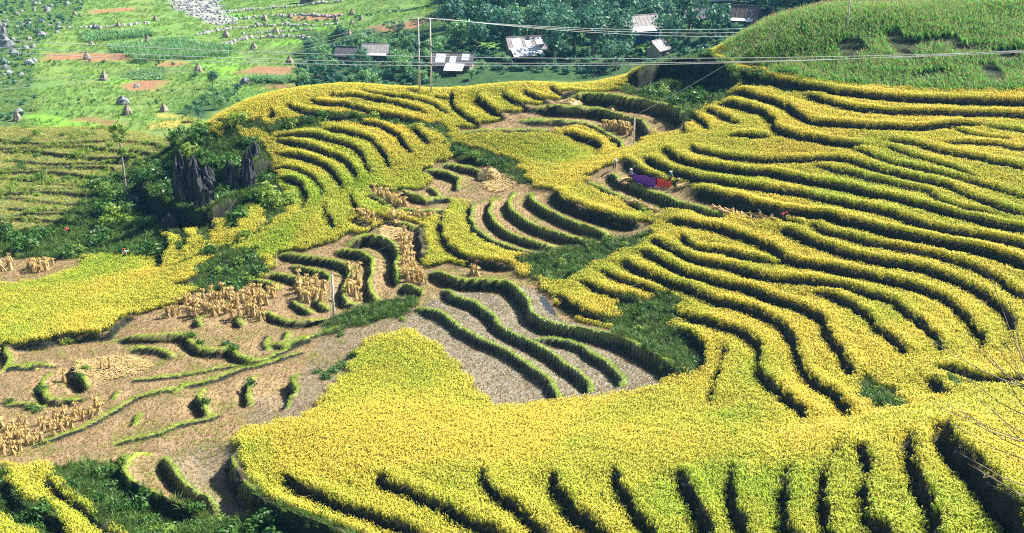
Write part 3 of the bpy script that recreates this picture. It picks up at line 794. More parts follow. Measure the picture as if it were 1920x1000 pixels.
# low contour steps of the valley fields (walls and lynchets), traced in the picture
FR = [(1.0,[(372,66),(400,58),(432,53)]),(1.0,[(415,88),(450,76),(500,69),(565,69),(590,76)]),(1.0,[(430,22),(470,18),(520,14),(580,7),(640,2)]),(.9,[(440,36),(500,31),(560,28),(640,30)]),
      (1.0,[(440,52),(500,47),(570,48),(640,44)]),(.8,[(460,62),(520,60),(590,57)]),(.7,[(440,137),(480,141),(510,145),(545,144)]),(.7,[(445,155),(480,161),(545,163)]),
      (.6,[(60,207),(110,214),(160,222),(215,230)]),(.6,[(90,195),(150,193),(200,195),(260,188),(310,194)]),(.6,[(150,178),(200,172),(260,176),(330,174)]),(.6,[(305,155),(350,154),(380,152)]),
      (.8,[(80,118),(160,118),(240,116)]),(.8,[(210,105),(260,117),(300,118),(360,116)]),(.6,[(20,70),(90,66),(160,60)]),(.6,[(150,35),(210,30),(300,25)]),(.6,[(120,52),(200,50),(280,44)]),(.6,[(300,53),(340,47),(360,42)])]
WALLS = []
for h, pp in FR:
    w = far.hit(*np.array(pp, float).T, 0, t0=240, t1=700)
    p = smoothline(w[:, :2], 3); WALLS.append(p)
    for k in range(len(p) - 1):
        a_, b_ = p[k], p[k + 1]; ab = b_ - a_; l2 = ab @ ab
        i0, i1 = int((min(a_[0], b_[0]) - 6 - FX[0]) / FS), int((max(a_[0], b_[0]) + 6 - FX[0]) / FS)
        j0, j1 = int((min(a_[1], b_[1]) - 6 - FY[0]) / FS), int((max(a_[1], b_[1]) + 6 - FY[0]) / FS)
        q = (slice(max(i0, 0), i1), slice(max(j0, 0), j1))
        xx, yy = XF[q] - a_[0], YF[q] - a_[1]; t = (xx * ab[0] + yy * ab[1]) / l2
        d = (ab[0] * yy - ab[1] * xx) / math.sqrt(l2)
        okm = (t >= 0) & (t < 1) & (np.abs(d) < 5)
        ZF[q] += np.where(okm, h / 2 * np.clip(d / .8, -1, 1) * (1 - np.abs(d) / 5), 0)
FZ = [  # (field attribute, polygon)
 ('brown',[(82,101),(150,99),(245,104),(238,113),(180,116),(84,114)]),('brown',[(236,152),(306,150),(303,168),(237,172)]),('brown',[(440,136),(480,126),(552,127),(548,141),(510,144)]),
 ('brown',[(128,219),(200,226),(240,234),(190,234),(130,224)]),('brown',[(690,51),(790,40),(790,52),(710,60)]),('brown',[(495,160),(545,162),(540,170),(500,168)]),
 ('brown',[(300,118),(360,115),(350,122),(300,126)]),('brown',[(545,30),(640,25),(640,34),(560,40)]),('brown',[(170,18),(260,14),(250,20),(170,24)]),
 ('dark',[(238,135),(306,124),(306,150),(248,150)]),('dark',[(150,66),(280,60),(290,68),(160,80)]),('dark',[(205,86),(330,74),(435,92),(432,106),(350,112),(260,118),(212,98)]),
 ('dark',[(560,60),(700,55),(840,40),(840,170),(560,172),(545,150)]),('dark',[(455,147),(545,150),(545,161),(470,158)]),
 ('dark',[(820,-120),(1700,-120),(1700,100),(1300,130),(830,170),(800,60)]),('rough',[(-60,-80),(170,-80),(140,40),(60,90),(70,240),(-60,240)]),('dark',[(330,210),(370,185),(420,165),(430,200),(380,230)]),
 ('bright',[(285,71),(340,68),(330,82),(287,83)]),('bright',[(512,75),(575,73),(570,86),(515,86)]),('bright',[(50,216),(130,217),(190,238),(60,242)]),('bright',[(420,30),(490,24),(490,31),(425,38)]),
 ('bright',[(370,105),(460,102),(455,130),(440,150),(380,130)]),('bright',[(190,145),(238,142),(235,158),(195,156)]),('bright',[(300,115),(450,106),(450,112),(320,122)]),('bright',[(560,50),(640,45),(640,56),(565,58)]),
 ('gold',[(297,213),(345,217),(335,222),(300,220)]),('gold',[(270,232),(350,222),(360,232),(280,246)]),
 ('scree',[(295,-20),(380,-20),(440,45),(405,47),(330,18)]),
]
fa = {k: np.zeros(XF.shape) for k in ('brown', 'dark', 'bright', 'gold', 'rough', 'scree')}
jxf = XF + 1.2 * np.sin(YF * .4); jyf = YF + 1.0 * np.sin(XF * .5)
for k, pp in FZ:
    w = ground_poly(pp, 0, far, t0=240, t1=720)
    fa[k] = np.maximum(fa[k], pip(w, jxf, jyf) * 1.0)
for k in fa: fa[k] = blur(fa[k], 1)
m, n, out = mat('valley_floor')
n1 = noise(n, .06, 4); n2 = noise(n, .5, 6, .7); n3 = noise(n, 2.2, 4, .7)
col = mixc(n, ramp(n, n1, .35, .65), (.10, .20, .035), (.15, .20, .05))
col = mixc(n, math_(n, 'MULTIPLY', ramp(n, n2, .5, .68), .75), col, (.045, .11, .03))
col = mixc(n, math_(n, 'MULTIPLY', ramp(n, n3, .55, .7), .5), col, (.22, .25, .10))
col = mixc(n, att(n, 'rough'), col, mixc(n, ramp(n, n2, .4, .6), (.03, .075, .02), (.10, .15, .04)))
col = mixc(n, att(n, 'dark'), col, mixc(n, ramp(n, n2, .4, .6), (.02, .055, .018), (.045, .085, .025)))
col = mixc(n, att(n, 'bright'), col, mixc(n, ramp(n, n2, .35, .7), (.15, .32, .03), (.11, .22, .035)))
col = mixc(n, att(n, 'brown'), col, mixc(n, ramp(n, n3, .4, .6), (.27, .15, .075), (.20, .10, .05)))
col = mixc(n, att(n, 'gold'), col, (.36, .27, .06))
col = mixc(n, math_(n, 'MULTIPLY', att(n, 'scree'), ramp(n, n2, .35, .5)), col, (.26, .26, .24))
d = N(n, 'ShaderNodeBsdfPrincipled'); d.inputs['Roughness'].default_value = .9; d.inputs['Specular IOR Level'].default_value = .1
n.links.new(col, d.inputs['Base Color'])
bp = N(n, 'ShaderNodeBump'); bp.inputs['Strength'].default_value = 1; bp.inputs['Distance'].default_value = .5
n.links.new(n2, bp.inputs['Height']); n.links.new(bp.outputs[0], d.inputs['Normal'])
n.links.new(d.outputs[0], out.inputs[0])
UF, VF, DF = project(np.stack([XF, YF, ZF], -1))
vfl = obj('valley_floor', grid_mesh('valley_floor', FX, FY, XF, YF, ZF, (UF > -160) & (UF < 2080) & (VF < 420) & (VF > -140), m, fa))
tag(vfl, 'green valley floor with small fields beyond the terraced spur', kind='structure')
def far_z(x, y):
    fx = np.clip((np.asarray(x, float) - FX[0]) / FS, 0, len(FX) - 1.001); fy = np.clip((np.asarray(y, float) - FY[0]) / FS, 0, len(FY) - 1.001)
    i, j = fx.astype(int), fy.astype(int); a, b = fx - i, fy - j
    return (ZF[i, j]*(1-a) + ZF[i+1, j]*a)*(1-b) + (ZF[i, j+1]*(1-a) + ZF[i+1, j+1]*a)*b
def atf(u, v):
    p = far.hit(np.array([float(u)]), np.array([float(v)]), 0, t0=240, t1=720)[0]
    return Vector((p[0], p[1], float(far_z(p[0], p[1]))))
# ------------------------------------------------------------------ blades, tufts and leaves
def blades(n, h, w, spread, lean, droop, seed, mi=(0,), nseg=3, base=None):
    """a tuft of arching blades as one mesh; nseg segments each"""
    r = random.Random(seed); mb = MB()
    for b in range(n):
        a = r.uniform(0, 6.283); rad = spread * math.sqrt(r.random())
        bx, by = rad * math.cos(a), rad * math.sin(a)
        la = a + r.uniform(-.8, .8); ln = lean * r.uniform(.3, 1.2); hh = h * r.uniform(.75, 1.1); dr = droop * r.uniform(.4, 1.3)
        wa = la + 1.57 + r.uniform(-.5, .5); ww = w * r.uniform(.7, 1.25)
        v = []
        for k in range(nseg + 1):
            t = k / nseg
            off = ln * hh * t + dr * hh * max(0, t - .45) ** 1.5 * 2
            z = hh * t - dr * hh * max(0, t - .5) ** 2 * 1.4
            wk = ww * (1 - .75 * t) if mi[0] == 0 else ww
            x, y = bx + off * math.cos(la), by + off * math.sin(la)
            v += [(x - wk * .5 * math.cos(wa), y - wk * .5 * math.sin(wa), z), (x + wk * .5 * math.cos(wa), y + wk * .5 * math.sin(wa), z)]
        mb.add(v, [(2*k, 2*k+1, 2*k+3, 2*k+2) for k in range(nseg)], mi[b % len(mi)])
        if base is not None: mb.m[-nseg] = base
    return mb

def rice_tuft(seed):
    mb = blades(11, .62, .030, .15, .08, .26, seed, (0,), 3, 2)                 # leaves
    r = random.Random(seed + 50)
    for b in range(11):                                                      # drooping ears
        a = r.uniform(0, 6.283); rad = .16 * math.sqrt(r.random()); la = a + r.uniform(-1, 1)
        bx, by = rad * math.cos(a), rad * math.sin(a); h = r.uniform(.54, .70); wa = la + 1.57; L = r.uniform(.14, .22); w = r.uniform(.026, .040)
        p0 = Vector((bx, by, .3)); p1 = Vector((bx + .05 * math.cos(la), by + .05 * math.sin(la), h))
        p2 = p1 + Vector((L * .5 * math.cos(la), L * .5 * math.sin(la), .035)); p3 = p2 + Vector((L * .40 * math.cos(la), L * .40 * math.sin(la), -.14))
        s = Vector((math.cos(wa), math.sin(wa), 0)); v = []
        for p, k in ((p0, .012), (p1, .016), (p2, w), (p3, w * .6)): v += [p - s * k * .5, p + s * k * .5]
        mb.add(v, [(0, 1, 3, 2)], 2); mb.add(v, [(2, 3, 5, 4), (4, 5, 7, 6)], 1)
    return mb

def leafcloud(r, n, rad, squash, size, mi=0, mb=None, centre=(0, 0, 0), hollow=.55):
    """n leaf faces spread through a ball, lying roughly outwards"""
    mb = mb or MB()
    for _ in range(n):
        d = Vector((r.gauss(0, 1), r.gauss(0, 1), r.gauss(0, 1))).normalized()
        k = rad * (hollow + (1 - hollow) * r.random() ** .6)
        p = Vector((d.x * k, d.y * k, d.z * k * squash)) + Vector(centre)
        nrm = (d + Vector((r.gauss(0, .6), r.gauss(0, .6), r.gauss(0, .6) + .3))).normalized()
        t = nrm.cross(Vector((r.gauss(0, 1), r.gauss(0, 1), r.gauss(0, 1)))).normalized(); b = nrm.cross(t)
        L = size * r.uniform(.7, 1.4); wd = L * r.uniform(.35, .6)
        mb.add([p - t * L * .5, p + b * wd * .5 - nrm * L * .08, p + t * L * .5 - nrm * L * .15, p - b * wd * .5 - nrm * L * .08], [(0, 1, 2, 3)], mi)
    return mb

M_rice_leaf = leaf_mat('rice_leaf', (.50, .46, .03), (.17, .36, .02), (.60, .54, .05), attr='tone', trans=.42)
M_rice_ear = leaf_mat('rice_ear', (.82, .67, .085), (.42, .58, .04), (.86, .66, .16), attr='tone', trans=.3)
M_rice_stem = leaf_mat('rice_stem', (.09, .07, .018), (.05, .07, .014), trans=.05)  # dull stem colour, darkened further for shade along the field fronts
M_bank_grass = leaf_mat('bank_grass', (.007, .020, .004), (.022, .045, .008), (.07, .09, .02), trans=.25)  # shade of the banks painted into the blades, nearly black
M_rim_grass = leaf_mat('rim_grass', (.20, .34, .025), (.34, .42, .05), (.42, .42, .10), trans=.45)  # rims and weeds; the lit look of the rims is in the colour
M_stub = leaf_mat('rice_stubble', (.54, .40, .19), (.19, .12, .05), (.30, .32, .09), trans=.2, nscale=1.2)
M_maize = leaf_mat('maize_leaf', (.14, .36, .05), (.27, .46, .10), (.09, .20, .04), trans=.45)
M_tassel = leaf_mat('maize_tassel', (.42, .34, .14), (.34, .24, .11), trans=.3)
M_bush = leaf_mat('bush_leaf', (.025, .085, .012), (.075, .17, .025), (.13, .24, .06), trans=.35, rough=.45)  # leaf colour lowered to carry the shadow on the rock slope
M_bush_yel = leaf_mat('bush_leaf_yellowish', (.14, .27, .03), (.28, .36, .05), (.06, .13, .02), trans=.4)
M_wild = leaf_mat('wild_grass_blade', (.02, .055, .010), (.15, .25, .03), (.012, .035, .007), trans=.35, nscale=.6)  # dark tones hold painted shade of the knoll, lighter patches by noise
M_dry = leaf_mat('dry_grass', (.44, .42, .11), (.28, .35, .06), (.14, .22, .035), trans=.35)
M_tree = leaf_mat('tree_leaf', (.03, .12, .07), (.08, .21, .11), (.14, .29, .15), trans=.3, nscale=.12)  # blue of the valley haze tinted into the leaf green
M_tree2 = leaf_mat('tree_leaf_light', (.12, .28, .09), (.22, .40, .14), (.07, .17, .07), trans=.3, nscale=.12)
M_bark = plain('bark', (.16, .13, .10), (.08, .06, .045), .9, 6, bump=.4)
M_palebark = plain('pale_bark', (.42, .38, .33), (.25, .21, .17), .85, 6, bump=.3)

def source(name, meshes):
    """an unlinked collection of meshes to be set out by geometry nodes"""
    c = bpy.data.collections.new(name)
    for k, me in enumerate(meshes):
        c.objects.link(bpy.data.objects.new(name, me))
    return c
def scatter(name, pts, scale, src, tone=None, seed=0, tilt=.12):
    """one object that sets tufts out on points"""
    pts = np.asarray(pts, np.float32); n = len(pts); r = np.random.default_rng(seed)
    me = bpy.data.meshes.new(name); me.vertices.add(n); me.vertices.foreach_set('co', pts.ravel())
    a = me.attributes.new('scl', 'FLOAT', 'POINT'); a.data.foreach_set('value', np.asarray(scale, np.float32))
    a = me.attributes.new('tone', 'FLOAT', 'POINT'); a.data.foreach_set('value', np.asarray(tone if tone is not None else r.random(n), np.float32))
    rot = np.stack([r.normal(0, tilt, n), r.normal(0, tilt, n), r.uniform(0, 6.283, n)], 1).astype(np.float32)
    a = me.attributes.new('rot', 'FLOAT_VECTOR', 'POINT'); a.data.foreach_set('vector', rot.ravel())
    o = bpy.data.objects.new(name, me); C.objects.link(o)
    g = bpy.data.node_groups.new(name, 'GeometryNodeTree')
    g.interface.new_socket('Geometry', in_out='INPUT', socket_type='NodeSocketGeometry'); g.interface.new_socket('Geometry', in_out='OUTPUT', socket_type='NodeSocketGeometry')
    gi = g.nodes.new('NodeGroupInput'); go = g.nodes.new('NodeGroupOutput')
    ci = g.nodes.new('GeometryNodeCollectionInfo'); ci.inputs['Collection'].default_value = src; ci.inputs['Separate Children'].default_value = True; ci.inputs['Reset Children'].default_value = True
    ip = g.nodes.new('GeometryNodeInstanceOnPoints'); ip.inputs['Pick Instance'].default_value = True
    ri = g.nodes.new('FunctionNodeRandomValue'); ri.data_type = 'INT'; ri.inputs['Min'].default_value = 0; ri.inputs['Max'].default_value = len(src.objects) - 1
    def na(nm, dt):
        x = g.nodes.new('GeometryNodeInputNamedAttribute'); x.data_type = dt; x.inputs['Name'].default_value = nm; return x.outputs[0]
    g.links.new(gi.outputs[0], ip.inputs['Points']); g.links.new(ci.outputs[0], ip.inputs['Instance'])
    g.links.new(next(s for s in ri.outputs if s.enabled and s.type == 'INT'), ip.inputs['Instance Index'])
    g.links.new(na('rot', 'FLOAT_VECTOR'), ip.inputs['Rotation']); g.links.new(na('scl', 'FLOAT'), ip.inputs['Scale'])
    g.links.new(ip.outputs[0], go.inputs[0])
    o.modifiers.new('set_out', 'NODES').node_group = g
    return o

def jgrid(mask, step, seed, jit=.5):
    """jittered points at about this spacing where the fine-grid mask holds; returns x, y, i, j"""
    r = np.random.default_rng(seed)
    gx = np.arange(GX[0] + .5, GX[-1] - .5, step); gy = np.arange(GY[0] + .5, GY[-1] - .5, step)
    x, y = np.meshgrid(gx, gy, indexing='ij')
    x = (x + r.uniform(-jit, jit, x.shape) * step).ravel(); y = (y + r.uniform(-jit, jit, y.shape) * step).ravel()
    i = np.clip(np.round((x - GX[0]) / ST).astype(int), 0, len(GX) - 1); j = np.clip(np.round((y - GY[0]) / ST).astype(int), 0, len(GY) - 1)
    m = mask[i, j]
    return x[m], y[m], i[m], j[m]
def onground(x, y): return np.stack([x, y, ground_z(x, y)], 1)

vis = (U > -45) & (U < 1965) & (V > -60) & (V < 1050) & ~behind
# --- rice, one crop per part of the hillside
riceok = (zone == 0) & (keep > .5) & vis
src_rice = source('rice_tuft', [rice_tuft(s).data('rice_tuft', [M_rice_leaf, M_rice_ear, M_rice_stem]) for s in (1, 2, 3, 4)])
REG = [
 ('ripe golden rice on the terraces curving round the right-hand slope', [(1160,90),(2050,90),(2050,720),(1700,760),(1600,800),(1500,790),(1320,790),(1240,720),(1000,540),(1080,480),(1220,420),(1040,350),(1100,300),(1165,270),(1300,200)]),
 ('golden rice along the crest of the spur below the twin power poles', [(380,250),(380,150),(1340,60),(1400,140),(1210,150),(1050,180),(900,240),(850,235),(800,228),(600,230)]),
 ('yellow-green rice on the curved terraces inside the spur', [(380,225),(600,225),(850,232),(850,340),(690,350),(640,350),(600,360),(500,330)]),
 ('yellow-green rice in the large heart-shaped field of the middle', [(850,245),(1060,240),(1170,270),(1120,330),(1020,360),(960,320)]),
 ('orange-golden rice in small patches between the cut fields', [(580,345),(700,345),(735,400),(660,440),(500,480),(500,450),(580,440)]),
 ('golden and green rice on the crescent strips below the black rocks', [(290,370),(600,310),(600,400),(500,480),(320,530),(290,510)]),
 ('bright yellow rice on the large field at the left edge', [(-60,465),(300,465),(360,520),(350,570),(190,650),(-60,680)]),
 ('yellow-green rice in strips among the brown cut terraces', [(720,315),(1000,330),(1000,500),(780,500),(780,420),(840,375),(720,350)]),
 ('yellow-green rice in the wedge in front of the wet paddies', [(740,610),(800,615),(940,770),(560,790),(640,690)]),
 ('yellow rice in the strips at the lower left corner', [(-60,860),(100,870),(320,1060),(-60,1060)]),
 ('green and golden rice on the terraces of the lower right corner', [(1240,800),(1600,790),(1900,690),(2050,690),(2050,1080),(1300,1080)]),
]
reg = np.full(Z.shape, len(REG), np.int8)
for k in range(len(REG) - 1, -1, -1):
    w = ground_poly(REG[k][1], RICE_H * .5)
    reg = np.where(pip(w, X, Y), k, reg)
x, y, i, j = jgrid(riceok, .285, 11)
tn = tone[i, j] + .55 * (vnoise(x, y, 4.5, 21) - .5) + .6 * (vnoise(x, y, 14, 22) - .5) + RNG.normal(0, .07, len(x))
hs = .86 + .2 * vnoise(x, y, 3, 23) + RNG.normal(0, .07, len(x))
rid = reg[i, j]; P3 = onground(x, y)
for k in range(len(REG) + 1):
    mk = rid == k
    if mk.sum() < 5: continue
    o = scatter('rice_crop', P3[mk], hs[mk], src_rice, np.clip(tn[mk], 0, 1), 30 + k)
    tag(o, REG[k][0] if k < len(REG) else 'deep golden rice on the broad slope at the lower middle', kind='stuff')
nrice = len(x)
# --- grass on the banks, the lit rims, stubble, weeds
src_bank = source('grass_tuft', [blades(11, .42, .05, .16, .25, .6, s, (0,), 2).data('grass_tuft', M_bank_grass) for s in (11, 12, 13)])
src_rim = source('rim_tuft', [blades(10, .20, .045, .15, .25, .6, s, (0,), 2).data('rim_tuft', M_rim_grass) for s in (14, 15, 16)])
src_stub = source('stubble_tuft', [blades(9, .17, .035, .09, .15, .2, s, (0,), 1).data('stubble_tuft', M_stub) for s in (17, 18, 19)])
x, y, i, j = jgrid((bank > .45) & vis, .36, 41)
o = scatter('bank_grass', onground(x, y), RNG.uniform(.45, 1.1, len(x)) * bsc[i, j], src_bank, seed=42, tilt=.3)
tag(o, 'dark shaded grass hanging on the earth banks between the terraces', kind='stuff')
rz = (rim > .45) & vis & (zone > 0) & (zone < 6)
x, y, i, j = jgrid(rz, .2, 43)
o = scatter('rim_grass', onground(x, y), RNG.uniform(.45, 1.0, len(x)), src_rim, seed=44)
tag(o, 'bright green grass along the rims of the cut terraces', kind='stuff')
x, y, i, j = jgrid(((zone == 1) | (zone == 2) | (zone == 3) | (zone == 5)) & (rim < .4) & (bank < .4) & vis, .30, 45)
kp_ = RNG.random(len(x)) < np.where(zone[i, j] == 2, .75, .85)
x, y = x[kp_], y[kp_]
o = scatter('rice_stubble', onground(x, y), RNG.uniform(.6, 1.3, len(x)), src_stub, seed=46)
tag(o, 'cut straw-coloured rice stubble standing in the harvested fields', kind='stuff')
x, y, i, j = jgrid(((zone == 4) | (zone == 6)) & vis & (bank < .6), .42, 47)
o = scatter('wild_grass', onground(x, y), RNG.uniform(.7, 1.9, len(x)), source('wild_tuft', [blades(12, .42, .05, .2, .3, .6, s, (0,), 2).data('wild_tuft', M_wild) for s in (61, 62)]), seed=48, tilt=.25)
tag(o, 'rough green grass on the unplanted slopes between the bushes', kind='stuff')
x, y, i, j = jgrid((zone == 7) & vis & (bank < .6), .5, 49)
o = scatter('dry_grass', onground(x, y), RNG.uniform(.5, 1.3, len(x)), source('dry_tuft', [blades(12, .38, .05, .22, .35, .7, s, (0,), 2).data('dry_tuft', M_dry) for s in (63, 64)]), seed=50, tilt=.3)
tag(o, 'pale dry grass on the stepped pasture at the left', kind='stuff')
x, y, i, j = jgrid(((zone == 1) | (zone == 3)) & (rim < .4) & vis & (vnoise(X, Y, 3.5, 71) * .6 + vnoise(X, Y, 1.2, 72) * .5 > .68), .45, 73)
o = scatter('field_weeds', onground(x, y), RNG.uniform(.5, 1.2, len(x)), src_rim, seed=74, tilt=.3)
tag(o, 'green weeds and regrowth between the stubble of the cut fields', kind='stuff')
x, y, i, j = jgrid((zone == 7) & vis & ((bank > .2) | (vnoise(X, Y, 5, 57) > .7)) & (vnoise(X, Y, 2.2, 58) > .42), .8, 59)
o = scatter('row_shrubs', onground(x, y), RNG.uniform(.25, .6, len(x)), source('row_shrub', [leafcloud(random.Random(s), 90, 1.0, .8, .42, 0, None, (0, 0, .5), .3).data('row_shrub', M_bush_yel) for s in (5, 6, 7)]), seed=60, tilt=.2)
tag(o, 'low yellowish-green scrub growing in rows along the pasture steps', kind='stuff')
# --- maize on the right hill, thin in places
def maize(seed):
    mb = blades(9, 1.5, .10, .10, .16, .75, seed, (0,), 3)
    r = random.Random(seed)
    for k in range(2):
        a = r.uniform(0, 6.28); h = r.uniform(1.5, 1.75)
        mb.add([(-.03, 0, 1.2), (.03, 0, 1.2), (.03 + .12 * math.cos(a), .12 * math.sin(a), h), (-.03 + .12 * math.cos(a), .12 * math.sin(a), h)], [(0, 1, 2, 3)], 1)
    return mb
x, y, i, j = jgrid((zone == 8) & (U > 1200) & (V > -90), .5, 51)
mk = vnoise(x, y, 3.2, 52) * .6 + vnoise(x, y, 9, 53) * .5 > .30
x, y = x[mk], y[mk]
o = scatter('maize_crop', onground(x, y), .55 + .6 * vnoise(x, y, 5, 54) * RNG.uniform(.7, 1.3, len(x)), source('maize_plant', [maize(s).data('maize_plant', [M_maize, M_tassel]) for s in (1, 2, 3)]), seed=55, tilt=.1)
tag(o, 'green maize with reddish tassels covering the round hill at the upper right', kind='stuff')
print('rice tufts', nrice)
# ------------------------------------------------------------------ bushes
def bush_mesh(seed, m, lobes=5, n=52, size=.24):
    r = random.Random(seed); mb = MB()
    for k in range(lobes):
        a = r.uniform(0, 6.28); q = r.uniform(0, .6) if k else 0
        leafcloud(r, n, r.uniform(.42, .62), .85, size, 0, mb, (q * math.cos(a), q * math.sin(a), r.uniform(.3, .62)), .35)
    return mb.data('bush_foliage', m)
def stem_mesh(seed):
    r = random.Random(seed); mb = MB()
    for k in range(4):
        a = r.uniform(0, 6.28)
        mb.tube([(0, 0, -.3), (.12 * math.cos(a), .12 * math.sin(a), .3), (.4 * math.cos(a), .4 * math.sin(a), .7)], [.035, .025, .012], 4)
    return mb.data('bush_stem', M_bark)
BUSH = [bush_mesh(k, M_bush if k < 4 else M_bush_yel) for k in range(6)]
STEM = [stem_mesh(k) for k in range(2)]
def bush(x, y, z, sc, k, label, group, squash=1.0):
    o = obj('bush', BUSH[k % 6], None, (x, y, z - .08), random.uniform(0, 6.28), (sc, sc, sc * squash))
    tag(o, label if isinstance(label, str) else None, 'bush', group)
    obj('stem', STEM[k % 2], o)
    return o
BREG = [
 (('dark leafy bush','on the slope round the black rocks'), 'bushes round the black rocks', [(60,200),(420,200),(510,235),(560,400),(500,440),(300,510),(-80,500),(-80,420),(180,425)], 2.6, (1.7, 3.0), 78),
 (('dark bush','on the bank below the maize hill'), 'bushes below the right crest', [(1180,95),(1530,160),(1520,180),(1290,240),(1180,190)], 2.5, (1.5, 2.5), 32),
 (('bush','in the shaded hedge along the spur'), 'hedge bushes on the spur', [(380,200),(860,200),(860,270),(560,246),(380,240)], 2.2, (.9, 1.6), 26),
 (('leafy bush','left of the heart-shaped rice field'), 'bushes left of the heart-shaped field', [(835,262),(930,275),(1005,345),(960,350)], 1.9, (.8, 1.3), 13),
 (('green bush','in the gully above the wet paddies'), 'bushes in the wild gully', [(940,430),(1240,430),(1230,470),(1060,540),(940,520)], 2.5, (.7, 1.4), 24),
 (('bush','on the bank right of the wet paddies'), 'bushes at the end of the wet paddies', [(1000,530),(1300,530),(1340,720),(1200,720)], 2.9, (.7, 1.4), 20),
 (('dark bush','in the scrub below the cut fields'), 'bushes along the lower edge', [(60,840),(480,840),(800,1080),(60,1080)], 2.3, (1.0, 1.7), 33),
 (('bush','at the lower left corner'), 'bushes at the lower left corner', [(-80,860),(60,860),(150,1060),(-80,1060)], 2.2, (.9, 1.4), 10),
 (('dark bush','in the hollow between golden terraces'), 'bushes in the lower right hollow', [(1590,690),(1860,690),(1860,780),(1590,780)], 1.7, (.7, 1.1), 9),
 (('bush','above the crowded standing sheaves'), 'bushes above the sheaf field', [(340,450),(520,450),(520,550),(340,560)], 2.4, (1.2, 1.9), 13),
]
used = []
for label, group, poly, sp, (s0, s1), cap in BREG:
    w = ground_poly(poly, .4)
    mk = pip(w, X, Y) & (zone == 6) & vis
    x, y, i, j = jgrid(mk, sp, 60 + len(used))
    pk = RNG.permutation(len(x))[:cap]; used.append(len(pk)); bl = []
    for q in pk:
        bl.append(bush(x[q], y[q], float(ground_z(x[q], y[q])), random.uniform(s0, s1), random.randrange(6), label, group, random.uniform(.7, 1.05)))
    place_labels(bl, *label, group, 'bush')
w = (zone == 7) & vis & (V > 250)
x, y, i, j = jgrid(w & (vnoise(X, Y, 16, 5) > .42), 3.0, 75)
bl = []
for q in RNG.permutation(len(x))[:40]:
    bl.append(bush(x[q], y[q], float(ground_z(x[q], y[q])), random.uniform(.6, 1.5), random.choice([0, 4, 5, 1]), None, 'bushes on the left pasture', .75))
place_labels(bl, 'low green bush', 'on the dry stepped pasture', 'bushes on the left pasture', 'bush')
bl = []
for (u, v, s) in [(662,668,1.1),(640,690,1.0),(625,700,1.1),(608,715,1.0),(595,700,.8),(385,765,.8),(470,730,.9),(548,720,.8),(160,700,.8),(150,715,.7),(78,735,.8),(440,662,.9),(425,650,.8),(360,640,.9),(375,652,.8),(1246,694,.9),(640,630,.7),(755,600,.7),(110,633,1.1),(125,640,.9),(20,755,.8),(55,765,.9),(70,772,.7)]:
    p = at(u, v)
    bl.append(bush(p.x, p.y, p.z, s, random.randrange(5), None, 'bushes on the banks of the cut terraces', .8))
place_labels(bl, 'small green bush', 'on banks of the cut terraces', 'bushes on the banks of the cut terraces', 'bush')

# ------------------------------------------------------------------ sheaves
M_straw = leaf_mat('sheaf_straw', (.62, .47, .21), (.38, .26, .10), (.72, .58, .28), trans=.2, nscale=2)
M_strawdk = leaf_mat('sheaf_ear', (.62, .47, .17), (.46, .31, .10), (.70, .56, .24), trans=.2, nscale=2)
def sheaf_mesh(seed):
    r = random.Random(seed); mb = MB()
    for k in range(26):
        a = r.uniform(0, 6.28); b = r.uniform(.12, .42); c = r.uniform(.05, .10); t = r.uniform(.12, .34); a2 = a + r.uniform(-.4, .4)
        def q(rad, z, an): return Vector((rad * math.cos(an), rad * math.sin(an), z))
        pts = [q(b, -.03, a), q(c, r.uniform(.66, .76), a), q(t * .8, r.uniform(.98, 1.12), a2), q(t * 1.35, r.uniform(.82, .98), a2)]
        s = Vector((-math.sin(a), math.cos(a), 0)); wd = (.075, .055, .07, .045); v = []
        for p, w_ in zip(pts, wd): v += [p - s * w_ * .5, p + s * w_ * .5]
        mb.add(v, [(0, 1, 3, 2)], 0); mb.add(v, [(2, 3, 5, 4), (4, 5, 7, 6)], 1)
    mb.tube([(0, 0, 0), (0, 0, .7)], [.15, .05], 5, 0, False)
    return mb.data('rice_sheaf', [M_straw, M_strawdk])
SHEAF = [sheaf_mesh(s) for s in range(4)]
